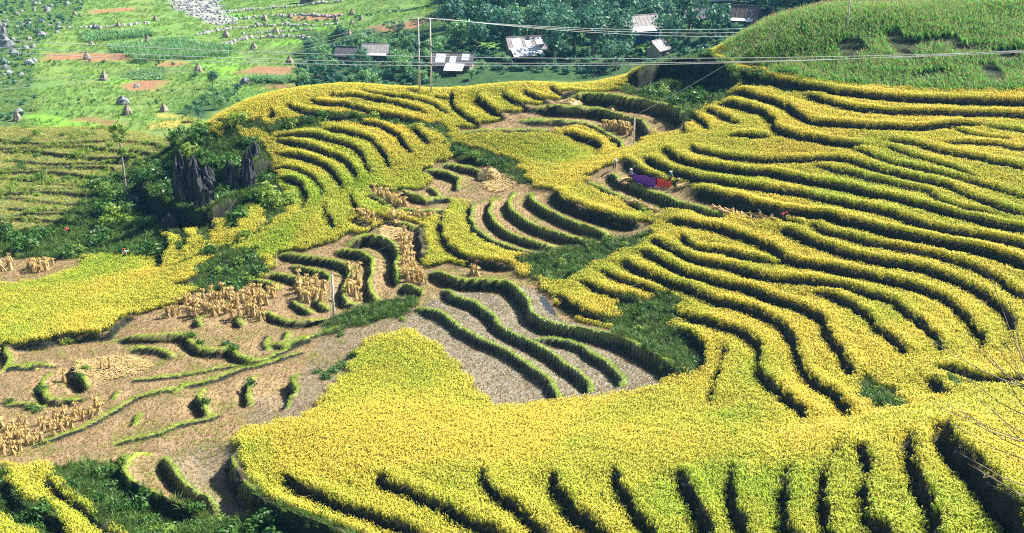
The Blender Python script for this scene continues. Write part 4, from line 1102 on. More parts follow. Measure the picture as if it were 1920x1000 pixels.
SG = [
 (('standing straw sheaf','in the dense rows at lower left'), 'sheaves at the lower left edge', [(-30,806),(60,790),(130,772),(195,757),(198,775),(140,803),(60,840),(-30,872)], 62, 1.0, 0),
 (('standing sheaf','in the crowded field below the yellow rice'), 'sheaves crowded below the yellow field', [(290,600),(334,572),(367,560),(407,550),(451,548),(484,540),(514,545),(512,565),(491,603),(444,596),(384,596),(340,592)], 78, 1.15, 0),
 (('standing sheaf','on the small plot at the left edge'), 'sheaves at the left edge', [(-30,485),(25,486),(30,510),(-30,520)], 10, 1.2, 0),
 (('standing sheaf','on the crescent plot above the yellow field'), 'sheaves on the crescent plot', [(48,500),(105,487),(106,505),(60,516)], 14, 1.2, 0),
 (('standing sheaf','left of the short grey pole'), 'sheaves left of the short pole', [(556,520),(618,535),(612,552),(600,574),(590,560),(565,575),(555,560)], 26, 1.15, 0),
 (('standing sheaf','right of the short grey pole'), 'sheaves right of the short pole', [(650,512),(676,508),(678,562),(650,562),(655,530)], 14, 1.15, 0),
 (('standing sheaf','in the double column between dark banks'), 'sheaves in the double column', [(752,440),(772,440),(776,500),(754,505)], 20, 1.15, 0),
 (('standing sheaf','crowded at the foot of the column'), 'sheaves at the foot of the column', [(757,506),(790,512),(806,537),(770,533),(752,520)], 22, 1.1, 0),
 (('standing sheaf','on the slanted plot under the spur'), 'sheaves on the slanted plot', [(696,356),(740,372),(764,388),(738,390)], 22, 1.1, 0),
 (('standing sheaf','next to the orange rice patch'), 'sheaves beside the orange patch', [(664,402),(700,410),(704,424),(690,422)], 12, 1.15, 0),
 (('standing sheaf','in the line along the shaded bank'), 'sheaves in the line', [(735,408),(820,409),(820,415),(735,417)], 14, 1.1, 0),
 (('standing sheaf','in the trio by the long bank'), 'trio of sheaves', [(878,514),(895,514),(895,521),(878,521)], 3, 1.25, 0),
 (('standing sheaf','in the plot behind the middle pole'), 'sheaves behind the middle pole', [(1130,236),(1183,241),(1186,254),(1142,247)], 20, 1.2, 0),
 (('lying sheaf','in the windrow below the shaded bank'), 'sheaves lying in the windrow', [(1325,395),(1460,409),(1462,414),(1340,404)], 20, 1.0, 1),
 (('lying sheaf','on the rim below the purple sheet'), 'sheaves lying on the rim', [(1165,375),(1225,395),(1228,400),(1170,380)], 10, 1.0, 1),
]
for label, group, poly, nmax, sc, lying in SG:
    w = ground_poly(poly, 0); x0, y0 = w.min(0); x1, y1 = w.max(0); got = []
    for t in range(9000):
        if len(got) >= nmax: break
        px, py = RNG.uniform(x0, x1), RNG.uniform(y0, y1)
        if not pip(w, np.array([px]), np.array([py]))[0]: continue
        if any((px - a) ** 2 + (py - b) ** 2 < .5 ** 2 for a, b in got): continue
        got.append((px, py))
    bl = []
    for px, py in got:
        o = obj('rice_sheaf', SHEAF[random.randrange(4)], None, (px, py, float(ground_z(px, py)) + (.12 if lying else 0)), random.uniform(0, 6.28), sc * random.uniform(.7, 1.2))
        o.rotation_euler = (random.gauss(0, .13) + (1.35 if lying else 0), random.gauss(0, .13), random.uniform(-.5, .5) + .8 if lying else random.uniform(0, 6.28))
        bl.append(o)
    place_labels(bl, *label, group, 'sheaf')
for (u, v, lab) in [(190,692,'dark leaning straw bundle with a long shadow on the pale cut field'), (206,691,'smaller leaning straw bundle right of its twin on the pale cut field'), (120,714,'broad straw bundle on the small terrace left of the dark bank')]:
    p = at(u, v); o = obj('rice_sheaf', SHEAF[1], None, p, .5, (.7, .7, 1.15) if u != 120 else (1.2, 1.2, 1.3)); tag(o, lab, 'sheaf')

# ------------------------------------------------------------------ straw heaps on the threshing floors
M_heap = plain('heap_straw', (.62, .50, .27), (.42, .31, .14), .9, 9, bump=.8)
def heap(u, v, rx, ry, h, label, seed, flat=False):
    r = np.random.default_rng(seed); p = at(u, v); mb = MB(); n, m_ = 18, 7; vv = []
    for k in range(m_):
        t = k / (m_ - 1)
        for q in range(n):
            a = 2 * math.pi * q / n; rr = (1 - t ** 1.3) * (1 + .22 * math.sin(3 * a + seed) + .15 * r.normal())
            vv.append((rx * rr * math.cos(a), ry * rr * math.sin(a), h * t * (1 + .1 * r.normal()) - .15 * (k == 0)))
    mb.add(vv, [(k*n+q, k*n+(q+1) % n, (k+1)*n+(q+1) % n, (k+1)*n+q) for k in range(m_-1) for q in range(n)])
    if flat: o = None
    else: o = mb.obj('straw_heap', M_heap, None, p, 0, False)
    rr = random.Random(seed); sb = MB()
    for k in range(900 if flat else 320):
        a = rr.uniform(0, 6.28); q = math.sqrt(rr.random()); L = rr.uniform(.4, .9); d = rr.uniform(0, 6.28)
        c = Vector((rx * q * math.cos(a), ry * q * math.sin(a), h * (1 - q) ** .8 + .05))
        if flat: c.z = float(ground_z(p.x + c.x, p.y + c.y)) - p.z + .03 + .1 * rr.random()
        s = Vector((math.cos(d), math.sin(d), rr.uniform(-.3, .3))) * L * .5; w_ = Vector((-math.sin(d), math.cos(d), 0)) * .04
        sb.add([c - s - w_, c - s + w_, c + s + w_, c + s - w_], [(0, 1, 2, 3)])
    if flat:
        o = sb.obj('loose_straw', M_straw, None, p); tag(o, label, kind='stuff'); return
    sb.obj('straw', M_straw, o)
    tag(o, label, 'straw heap')
heap(917, 332, 1.5, 1.3, 1.5, 'pale peaked heap of loose straw on the threshing floor', 3)
heap(936, 344, 2.2, 3.4, .35, 'flat spread of bleached straw right of the peaked heap', 4, True)
heap(1068, 195, 1.9, 1.6, .9, 'pale rounded straw mound on the upper shaded terrace', 5)
heap(1148, 198, 1.0, 1.6, .8, 'small brownish straw heap leaning on the shaded bank', 6)
heap(1178, 347, 1.2, 1.0, .35, 'small white straw heap left of the purple sheet', 7)
heap(210, 690, 4.2, 3.0, .14, 'thin bleached straw layer spread on the cut field', 8, True)
heap(735, 436, 1.6, 2.8, .16, 'trampled straw layer beside the double column of sheaves', 9, True)
heap(1290, 346, 1.3, .8, .4, 'low straw heap under the rice right of the red sheet', 10)

# ------------------------------------------------------------------ black limestone
m, n, out = mat('limestone')
tc = N(n, 'ShaderNodeTexCoord'); mp = N(n, 'ShaderNodeMapping'); mp.inputs['Scale'].default_value = (3.2, 3.2, .35); n.links.new(tc.outputs['Object'], mp.inputs[0])
st = noise(n, 1.0, 5, .65, mp.outputs[0]); n2 = noise(n, 5, 5, .7); n3 = noise(n, .9, 3)
col = mixc(n, ramp(n, st, .42, .58), (.02, .022, .028), (.07, .073, .08)); col = mixc(n, math_(n, 'MULTIPLY', ramp(n, st, .60, .70), .85), col, (.30, .30, .31))
col = mixc(n, math_(n, 'MULTIPLY', ramp(n, n3, .55, .7), .6), col, (.045, .055, .022))
d = N(n, 'ShaderNodeBsdfPrincipled'); d.inputs['Roughness'].default_value = .92; d.inputs['Specular IOR Level'].default_value = .15; n.links.new(col, d.inputs['Base Color'])
bp = N(n, 'ShaderNodeBump'); bp.inputs['Strength'].default_value = 1; bp.inputs['Distance'].default_value = .15
n.links.new(math_(n, 'ADD', st, n2), bp.inputs['Height']); n.links.new(bp.outputs[0], d.inputs['Normal']); n.links.new(d.outputs[0], out.inputs[0]); M_lime = m
def fbm(x, y, z, seed):
    return sum((vnoise(x + 3.1 * z, y - 2.3 * z, sc_, seed + k) - .5) * a for k, (sc_, a) in enumerate(((1.1, .5), (.5, .3), (.22, .18))))
def pinnacle(u, v, w, d, h, label, seed, lean=0.0):
    r = np.random.default_rng(seed); p = at(u, v); mb = MB(); n, m_ = 44, 26
    ang = 2 * np.pi * np.arange(n) / n; ph = r.uniform(0, 6.28, 4)
    rill = .16 * np.abs(np.sin(3.5 * ang + ph[0])) + .10 * np.abs(np.sin(7.5 * ang + ph[1])) + .05 * np.abs(np.sin(13 * ang + ph[2]))
    top = .86 + .16 * np.sin(2 * ang + ph[2]) + .10 * np.sin(5 * ang + ph[3])
    T, A = np.meshgrid(np.linspace(0, 1, m_), ang, indexing='ij')
    pr = (1.15 - .42 * T) * (1 - np.clip((T - .85) / .15, 0, 1) ** 1.5 * .72) + .08 * np.sin(9 * T + ph[0])
    g = (1.12 - rill[None, :]) * pr
    x_, y_ = w * .5 * g * np.cos(A), d * .5 * g * np.sin(A); z_ = h * T * (1 + (top[None, :] - 1) * T) - .7 * (1 - T)
    f_ = 1 + .55 * fbm(x_ * 1.3 + 7 * seed, y_ * 1.3 + z_ * .9, z_ * .35, 400 + seed)
    x_, y_, z_ = x_ * f_ + lean * T * h, y_ * f_, z_ + .35 * fbm(x_ + 31, y_ + 17, z_ * .2, 500 + seed) * T
    mb.add(np.stack([x_.ravel(), y_.ravel(), z_.ravel()], 1), [(k*n+q, k*n+(q+1) % n, (k+1)*n+(q+1) % n, (k+1)*n+q) for k in range(m_-1) for q in range(n)] + [tuple((m_-1)*n + q for q in range(n))])
    o = mb.obj('limestone_rock', M_lime, None, p, 0, False); tag(o, label, 'rock')
pinnacle(341, 395, 2.0, 1.8, 7.0, 'slender twin-tipped black rock pinnacle left of the main outcrop', 1)
pinnacle(369, 385, 2.6, 2.0, 6.4, 'tall fluted black rock blade in the middle of the outcrop', 2)
pinnacle(388, 375, 2.4, 2.2, 4.6, 'broad grey-topped rock behind the fluted blade', 3, .06)
pinnacle(385, 402, 3.0, 2.4, 4.4, 'squat black boulder in front of the fluted blade', 4)
pinnacle(434, 345, 2.6, 2.2, 4.0, 'rounded dark rock half hidden in bushes right of the outcrop', 5)
pinnacle(464, 345, 2.0, 1.9, 5.6, 'upright dark rock with a knobbed pale head', 6, .05)
pinnacle(479, 302, 1.9, 1.6, 2.6, 'small dark rock beneath the rice on the spur edge', 7)
pinnacle(254, 388, 2.2, 1.9, 2.2, 'low black rock beside the thin tree', 8)
pinnacle(318, 425, 2.4, 2.0, 2.4, 'black rock face low in the shade under the outcrop', 9)
pinnacle(1418, 640, .6, .5, .5, 'small grey stone among the rice terraces', 10)

# ------------------------------------------------------------------ poles and wires
M_conc = plain('pole_concrete', (.62, .59, .53), (.46, .43, .38), .8, 4)
M_steel = plain('pole_steel', (.20, .20, .20), (.12, .12, .12), .5, 4, .6)
M_wire = plain('wire_aluminium', (.55, .56, .56), (.48, .50, .50), .8, 1, 0, spec=.1)
M_wiredark = plain('wire_black', (.10, .10, .10), (.07, .07, .07), .8, 1, 0, spec=.1)
M_porc = plain('porcelain', (.35, .20, .14), (.25, .14, .1), .3, 3)
def pole_mesh(h, r0=.17, r1=.11): 
    mb = MB(); mb.tube([(0, 0, -.8), (0, 0, h * .5), (0, 0, h)], [r0, (r0 + r1) / 2, r1], 10); return mb
pA, pB = at(787, 176), at(809, 180)
dA = project(pA)[2]
hA = float(dA) * (176 - 44) / FPX / CP
root = empty('power_pole', pA); tag(root, 'twin-legged concrete power pole with crossarm on the crest of the spur', 'power pole')
off = pB - pA
for q, o_ in ((0, Vector((0, 0, 0))), (1, off)):
    pm = pole_mesh(hA - o_.z).obj('pole', M_conc, root, o_, smooth=True)
    cl = MB()
    for zz in (hA * .38, hA * .62): cl.tube([(0, 0, zz - o_.z), (0, 0, zz + .28 - o_.z)], .24, 10)
    cl.obj('clamp_band', M_steel, pm)
topz = hA - .25
dirx = off.copy(); dirx.z = 0; L = dirx.length; dirx.normalize()
ca = MB(); ca.tube([-dirx * 1.3 + Vector((0, 0, topz)), dirx * (L + 1.3) + Vector((0, 0, topz))], .07, 6)
ca.tube([Vector((0, 0, topz - 1.2)), dirx * L + Vector((0, 0, topz - .1))], .05, 6)
ca.obj('crossarm', M_steel, root)
INS = []
for k, q in enumerate((-1.1, L * .5, L + 1.1)):
    ib = MB(); c = dirx * q + Vector((0, 0, topz)); ib.tube([c, c + Vector((0, 0, .16)), c + Vector((0, 0, .2)), c + Vector((0, 0, .38))], [.05, .11, .06, .09], 8)
    ib.obj('insulator', M_porc, root); INS.append(pA + c + Vector((0, 0, .38)))
def wpole(u, v, vtop, label, ins=True):
    p = at(u, v); h = float(project(p)[2]) * (v - vtop) / FPX / CP
    r_ = empty('utility_pole', p); tag(r_, label, 'utility pole'); pole_mesh(h, .14, .10).obj('pole', M_conc, r_, smooth=True)
    ib = MB(); ib.tube([(0, 0, h), (0, 0, h + .12), (0, 0, h + .2)], [.05, .08, .05], 8); ib.obj('insulator', M_porc, r_)
    return p + Vector((0, 0, h + .2))
T1 = wpole(626, 597, 514, 'short grey pole standing in the cut terraces by the sheaves')
T2 = wpole(1188, 278, 222, 'slim white pole beside the sheaf plot in the middle')
T3 = wpole(1588, 63, -30, 'tall slim pole rising from the maize hill past the top of the picture')
def wire_pts(a, b, sag, n=28):
    return [a.lerp(b, k / n) - Vector((0, 0, sag * 4 * (k / n) * (1 - k / n))) for k in range(n + 1)]
def wire(pts, label, rad=.05, m=None):
    mb = MB(); mb.tube(pts, rad, 5); o = mb.obj('power_line', m or M_wire, None, smooth=True); tag(o, label, 'power line')
wire(wire_pts(T1, T2, .6), 'thin wire climbing from the short pole to the slim middle pole', .012, M_wiredark)
wire(wire_pts(T2, T3, 1.0), 'thin wire climbing from the slim middle pole to the maize hill', .018)
def sight(u, v, dep): return Vector(ray(u, v)) * dep
for k, (v0, lab) in enumerate(((154, 'topmost'), (163, 'middle'), (169, 'lowest'))):
    e = sight(-60, v0, 262); wire(wire_pts(INS[k], e, 2.4), lab + ' of three wires running left from the twin power pole', .03)
for k, (v0, lab) in enumerate(((50, 'topmost'), (58, 'middle'), (66, 'lowest'))):
    e = sight(1480, v0, 262); wire(wire_pts(INS[k], e, 1.2), lab + ' of three wires running right from the twin power pole to behind the hill', .03)
def span(l, m_, r_, dep, label, rad=.04):
    """a wire hanging across the valley through three sightings at one distance"""
    pl, pm, pr = sight(-160, l, dep), sight(900, m_, dep), sight(2080, r_, dep)
    cf = np.polyfit([pl.x, pm.x, pr.x], [pl.z, pm.z, pr.z], 2); cy = np.polyfit([pl.x, pm.x, pr.x], [pl.y, pm.y, pr.y], 2)
    xs = np.linspace(pl.x, pr.x, 60)
    wire([(x_, np.polyval(cy, x_), np.polyval(cf, x_)) for x_ in xs], label, rad)
span(65, 108, 90, 175, 'uppermost of the three long wires spanning the whole valley')
span(80, 118.5, 90, 178, 'middle one of the three long wires spanning the whole valley')
span(88, 124, 84, 174, 'lowest of the three long wires spanning the whole valley')
# ------------------------------------------------------------------ houses in the valley
M_roofgrey = plain('roof_fibre_cement', (.30, .28, .27), (.18, .165, .16), .8, 1.2)
M_roofdark = plain('roof_weathered', (.15, .135, .14), (.08, .075, .08), .85, 1.2)
M_white = plain('sheet_white', (.62, .62, .63), (.48, .48, .50), .5, .8)
M_bluewall = plain('wall_blue_wash', (.05, .13, .42), (.035, .09, .30), .8, .7)
M_plaster = plain('wall_timber', (.24, .20, .17), (.13, .11, .09), .85, 2)
M_palewall = plain('wall_pale', (.45, .42, .40), (.32, .30, .30), .85, 2)
M_thatch = plain('roof_thatch', (.16, .13, .11), (.10, .08, .07), .95, 5, bump=.5)
M_glassd = plain('window_dark', (.02, .022, .03), None, .15, 1)
M_door = plain('door_wood', (.11, .07, .045), None, .7, 4)
def house(u, v, w, d, hw, rise, rz, wallm, roofm, label, lean=None, patch=False):
    p = atf(u, v); root = empty('house', p, rz); tag(root, label, 'house')
    w *= .88; d *= .88
    wb = MB(); wb.box((-w/2, -d/2, -2.5), (w/2, d/2, hw))
    n = len(wb.v)
    for sx_ in (-1, 1):
        x_ = sx_ * w / 2
        wb.add([(x_, -d/2, hw), (x_, d/2, hw), (x_, 0, hw + rise)], [(0, 1, 2)])
    wb.obj('wall', wallm, root)
    ov = .7
    for sy_ in (-1, 1):                     # two roof slopes with thickness
        e = Vector((0, sy_ * (d/2 + ov), hw - rise * ov / (d/2))); a = [(-w/2-ov, 0, hw+rise), (w/2+ov, 0, hw+rise), (w/2+ov, e.y, e.z), (-w/2-ov, e.y, e.z)]
        rb = MB(); t = .16
        v8 = [Vector(q) + Vector((0, 0, .04)) for q in a] + [Vector(q) + Vector((0, 0, .04 + t)) for q in a]
        rb.add(v8, [(3,2,1,0),(4,5,6,7),(0,1,5,4),(1,2,6,5),(2,3,7,6),(3,0,4,7)])
        nrm = Vector((0, sy_ * rise, d/2)).normalized()
        for k in range(int((w + 2*ov) / 1.1)):      # sheet ribs
            xx = -w/2 - ov + .55 + k * 1.1
            q0 = Vector((xx, sy_ * .1, hw + rise + .2 - rise * .1 / (d/2))); q1 = Vector((xx, e.y, e.z + .21)); rb.tube([q0, q1], .045, 4)
        ro = rb.obj('roof', roofm, root)
        if patch and sy_ < 0:
            for (f0, f1, g0, g1) in ((.12, .35, .15, .8), (.45, .6, .3, .95), (.72, .9, .1, .6)):
                pb = MB(); L0 = Vector(a[0]); LX = Vector(a[1]) - L0; LY = Vector(a[3]) - L0
                q = [L0 + LX*f0 + LY*g0, L0 + LX*f1 + LY*g0, L0 + LX*f1 + LY*g1, L0 + LX*f0 + LY*g1]
                pb.add([x + Vector((0, 0, .27)) for x in q] + [x + Vector((0, 0, .30)) for x in q], [(4,5,6,7),(0,1,5,4),(1,2,6,5),(2,3,7,6),(3,0,4,7)])
                pb.obj('roof_sheet', M_white, ro)
    rg = MB(); rg.tube([(-w/2-ov, 0, hw+rise+.2), (w/2+ov, 0, hw+rise+.2)], .14, 6); rg.obj('ridge', roofm, root)
    for xq in (-.3, .3):
        f = MB(); f.box((w*xq-.55, -d/2-.06, hw*.42), (w*xq+.55, -d/2-.004, hw*.42+1.05)); fo = f.obj('window', M_door, root)
        g = MB(); g.box((w*xq-.45, -d/2-.09, hw*.42+.1), (w*xq+.45, -d/2-.062, hw*.42+.95)); g.obj('pane', M_glassd, fo)
    db = MB(); db.box((-.55, -d/2-.08, -.3), (.55, -d/2-.004, 1.9)); do = db.obj('door', M_door, root)
    hb = MB(); hb.tube([(.4, -d/2-.16, .85), (.4, -d/2-.16, 1.05)], .025, 5); hb.obj('handle', M_steel, do)
    if lean:                                 # lean-to with a bright sheet roof
        x0, x1, dep, zt, zb = lean
        lb = MB(); a = [(x0, -d/2-.2, zt), (x1, -d/2-.2, zt), (x1, -d/2-dep, zb), (x0, -d/2-dep, zb)]
        lb.add([Vector(q) for q in a] + [Vector(q) + Vector((0, 0, .1)) for q in a], [(3,2,1,0),(4,5,6,7),(0,1,5,4),(1,2,6,5),(2,3,7,6),(3,0,4,7)])
        lo = lb.obj('porch_roof', M_white, root)
        for xq in (x0 + .2, (x0 + x1) / 2, x1 - .2):
            pb = MB(); pb.tube([(xq, -d/2-dep+.25, -1.5), (xq, -d/2-dep+.25, zb)], .08, 6); pb.obj('post', M_door, lo)
    return p, max(w, d)
HS = []
HS.append(house(1196, 76, 10, 7, 3.8, 2.3, .35, M_bluewall, M_roofgrey, 'large house with blue-washed wall and grey gabled roof among trees', (-4.6, 2.5, 2.6, 3.9, 3.2)))
HS.append(house(985, 108, 9.5, 6.5, 2.6, 2.2, .25, M_plaster, M_roofgrey, 'house with patched pale roof and bright white lean-to sheet', (-4.6, 3.0, 4.2, 2.9, 1.6), True))
HS.append(house(850, 132, 10, 6, 2.2, 1.9, -.15, M_plaster, M_roofdark, 'low dark-roofed house with a white sheet porch beside the power pole', (-1.2, 3.2, 3.4, 2.2, 1.2), True))
HS.append(house(704, 112, 6.2, 4.5, 2.4, 1.5, .05, M_palewall, M_roofgrey, 'small long grey-roofed house left of the power pole', (-2.0, 2.8, 1.5, 2.2, 1.7)))
HS.append(house(1232, 104, 4.5, 4, 2.2, 1.5, .9, M_palewall, M_roofgrey, 'little hut with pale pitched roof below the blue house'))
HS.append(house(1303, 50, 6, 5, 2.8, 1.8, .1, M_plaster, M_roofdark, 'brown timber house half hidden right of the blue house'))
HS.append(house(1396, 48, 6.5, 5, 2.4, 2.2, -.3, M_plaster, M_thatch, 'dark thatched house just above the edge of the maize hill', (-3, 2.4, 2.0, 2.1, 1.6)))
HS.append(house(1345, 16, 7, 5, 2.6, 1.7, .2, M_palewall, M_white, 'white-roofed house high among the trees'))
HS.append(house(652, 116, 5, 4, 2.2, 1.5, -.2, M_palewall, M_roofdark, 'small house with pinkish pale wall at the left end of the hamlet'))
HS.append(house(578, 4, 6, 4.5, 2.6, 1.6, .1, M_plaster, M_roofgrey, 'solitary grey house on the far fields at the top'))

# ------------------------------------------------------------------ trees of the valley
def tree_parts(seed, m, H=8.0, R=3.4, lobes=11, n=62, size=.62):
    r = random.Random(seed); mb = MB(); tr = MB()
    tr.tube([(0, 0, -1), (.1, 0, H * .25), (r.uniform(-.3, .3), r.uniform(-.3, .3), H * .6)], [.26, .2, .1], 7)
    for k in range(lobes):
        a = r.uniform(0, 6.28); q = R * .62 * math.sqrt(r.random()); z = H * r.uniform(.36, .86)
        q *= 1.15 - .8 * max(0, z / H - .55)
        c = (q * math.cos(a), q * math.sin(a), z)
        leafcloud(r, n, R * r.uniform(.34, .52), .85, size, 0, mb, c, .4)
        tr.tube([(0, 0, H * r.uniform(.22, .4)), (c[0] * .6, c[1] * .6, c[2] * .75), c], [.1, .06, .03], 5)
    return mb.data('tree_crown', m), tr.data('tree_trunk', M_bark)
KIND = [tree_parts(1, M_tree), tree_parts(2, M_tree, 9.5, 3.6), tree_parts(3, M_tree2, 7, 3.2), tree_parts(4, M_tree, 8, 4.0), tree_parts(5, M_tree2, 6, 2.8), tree_parts(6, M_tree, 10, 3.0)]
KN = ['broad dark tree', 'tall dark tree', 'pale bushy tree', 'spreading dark tree', 'small pale tree', 'slender tall tree']
def tree(p, k, sc, label, group=None, cat='tree'):
    root = empty('tree', p, random.uniform(0, 6.28)); s = sc
    root.scale = (s, s, s * random.uniform(.85, 1.1))
    tag(root, label, cat, group)
    obj('crown', KIND[k][0], root); obj('trunk', KIND[k][1], root)
    return root
def field_points(poly, sp, cap, seed, minv=None):
    r = np.random.default_rng(seed); w = ground_poly(poly, 0, far, t0=240, t1=720)
    x0, y0 = w.min(0); x1, y1 = w.max(0); got = []
    gx = np.arange(x0, x1, sp); gy = np.arange(y0, y1, sp)
    a, b = np.meshgrid(gx, gy, indexing='ij'); a = (a + r.uniform(-.42, .42, a.shape) * sp).ravel(); b = (b + r.uniform(-.42, .42, b.shape) * sp).ravel()
    m_ = pip(w, a, b)
    pts = [Vector((x, y, float(far_z(x, y)))) for x, y in zip(a[m_], b[m_])]
    pts = [p for p in pts if all((p.x - h.x) ** 2 + (p.y - h.y) ** 2 > (s * .5 + 3.2) ** 2 and not (abs(p.x - h.x * p.y / h.y) < s * .6 and h.y - 16 < p.y < h.y) for h, s in HS)]
    r.shuffle(pts); return sorted(pts[:cap], key=lambda p: -p.y)
FOR = [([(838,26),(832,-75),(1160,-75),(1180,60),(1160,135),(880,142),(850,110)], 6.2, 120, 'in the wood behind the houses', 'trees of the wood behind the hamlet'),
       ([(1160,-75),(1680,-75),(1600,10),(1420,60),(1330,88),(1270,112),(1170,132),(1180,60)], 6.0, 105, 'in the wood behind the maize hill', 'trees of the wood behind the maize hill'),
       ([(548,150),(575,95),(650,80),(800,72),(838,110),(800,166),(560,170)], 6.0, 46, 'in the grove by the power pole', 'trees of the grove left of the power pole')]
for poly, sp, cap, place, group in FOR:
    by = {}
    for p in field_points(poly, sp, cap, 91 + cap):
        k = random.choice([0, 0, 1, 2, 3, 3, 4, 5]) if cap > 60 else random.choice([0, 2, 4, 4, 3])
        by.setdefault(k, []).append(tree(p, k, random.uniform(.75, 1.2) * (.72 if cap < 60 else 1.5), None, group))
    for k, lst in by.items():
        uv = [project(np.array(o.location)) for o in lst]
        lst2 = [o for _, o in sorted(zip([q[0] for q in uv], lst), key=lambda t: t[0])]
        for n_, o in enumerate(lst2):
            fe = len(lst2) - 1 - n_ < n_; c = len(lst2) - 1 - n_ if fe else n_
            o['label'] = f"{KN[k]} {place}, {ORD[min(c, 29)]} such from the {'right' if fe else 'left'}"
tree(atf(399, 166), 0, .55, 'single round dark tree standing on the green field')
tree(atf(366, 151), 4, .42, 'small dark bush-like tree beside the pale haystack')
tree(atf(593, 84), 5, .42, 'narrow dark conifer-like tree on the far field')
for (u, v, s, lab) in [(415,205,.5,'shrubby tree nearest the spur on the valley side'),(385,195,.5,'shrubby tree left of the yellow crest'),(355,212,.42,'low shrubby tree at the foot of the spur'),(430,190,.4,'round shrub close to the yellow crest'),(400,180,.4,'small shrub up the slope from the yellow crest'),(445,178,.38,'small pale shrub above the yellow crest'),(372,228,.45,'dark shrub where the pasture meets the spur'),
      (640,72,.4,'little tree by the haystacks on the far field'),(690,80,.4,'little tree above the small grey house'),(730,60,.4,'dark little tree on the field above the grove')]:
    tree(atf(u, v), random.choice([0, 2, 4]), s, lab)

for k, (u, v, s) in enumerate([(1176,98,.5),(1228,96,.5),(1014,122,.42),(1036,104,.5),(816,152,.4),(884,148,.45),(694,128,.4),(734,124,.45),(1286,70,.55),(1326,62,.6),(1352,36,.6),(1378,66,.5),(950,122,.4),(1150,104,.5),(770,140,.42),(800,120,.45),(905,132,.4)]):
    o = tree(atf(u, v), [2, 4, 0, 3][k % 4], s, None, 'low trees round the houses'); LOWT = globals().setdefault('LOWT', []); LOWT.append(o)
place_labels(LOWT, 'low leafy tree', 'close round the houses', 'low trees round the houses', 'tree')
# banana plants
M_banana = leaf_mat('banana_leaf', (.13, .25, .05), (.20, .33, .08), trans=.35, nscale=.5)
def banana(u, v, label, seed):
    r = random.Random(seed); root = empty('banana_plant', atf(u, v)); tag(root, label, 'banana plant')
    sb = MB(); sb.tube([(0, 0, -.5), (0, 0, 1.2), (.1, 0, 2.2)], [.2, .17, .1], 8); sb.obj('stem', M_tree2, root)
    lm = None
    for k in range(9):
        a = 6.283 * k / 9 + r.uniform(-.3, .3); L = r.uniform(2.2, 3.2); v_ = []; el = r.uniform(.5, 1.2)
        for q in range(6):
            t = q / 5; rr = L * t * math.cos(el) + .3 * t * t; z = 2.1 + L * t * math.sin(el) - 1.5 * t * t; wd = .42 * math.sin(math.pi * min(.97, t * .85 + .12))
            c = Vector((rr * math.cos(a), rr * math.sin(a), z)); s = Vector((-math.sin(a), math.cos(a), 0)) * wd
            v_ += [c - s + Vector((0, 0, .1)), c, c + s + Vector((0, 0, .1))]
        f = [x for q in range(5) for x in ((3*q, 3*q+1, 3*q+4, 3*q+3), (3*q+1, 3*q+2, 3*q+5, 3*q+4))]
        lb = MB(); lb.add(v_, f); lb.obj('leaf', M_banana, root)
for k, (u, v, lab) in enumerate([(912,104,'banana plant with bright fan of leaves left of the patched house'),(926,108,'lower banana plant beside the patched house'),(1062,92,'banana plant in the dark gap right of the patched house'),(1090,88,'banana plant at the foot of the tall dark trees'),(1135,96,'banana plant left of the blue house'),(1252,92,'banana plant in front of the brown timber house'),(1205,112,'banana plant just above the yellow crest')]):
    banana(u, v, lab, 200 + k)

# ------------------------------------------------------------------ haystacks, boulders, walls of the valley
M_hay = plain('haystack_straw', (.36, .28, .22), (.16, .125, .105), .95, 3, bump=.8)
def hay_mesh(seed):
    r = random.Random(seed); mb = MB()
    n = 16; prof = [(1.0, -.3), (1.02, .5), (.85, 1.1), (.55, 1.8), (.2, 2.45), (.05, 2.7)]; v = []
    for k, (rd, z) in enumerate(prof):
        for q in range(n): 
            a = 6.283 * q / n; g = rd * (1 + .10 * math.sin(5 * a + seed) + r.uniform(-.09, .09)); v.append((1.25 * g * math.cos(a), 1.25 * g * math.sin(a), z * 1.0))
    mb.add(v, [(k*n+q, k*n+(q+1) % n, (k+1)*n+(q+1) % n, (k+1)*n+q) for k in range(len(prof)-1) for q in range(n)] + [tuple(5*n+q for q in range(n))])
    for k in range(30):
        a = r.uniform(0, 6.28); s = Vector((-math.sin(a), math.cos(a), 0)) * .12; v0 = Vector((1.5 * math.cos(a), 1.5 * math.sin(a), -.1)); v1 = Vector((.35 * math.cos(a), .35 * math.sin(a), 2.35)); v2 = Vector((.1 * math.cos(a + .5), .1 * math.sin(a + .5), 2.95))
        mb.add([v0 - s, v0 + s, v1 + s * .6, v1 - s * .6], [(0, 1, 2, 3)]); mb.add([v1 - s * .6, v1 + s * .6, v2 + s * .2, v2 - s * .2], [(0, 1, 2, 3)])
    return mb.data('haystack', M_hay)
HAY = [hay_mesh(k) for k in range(3)]
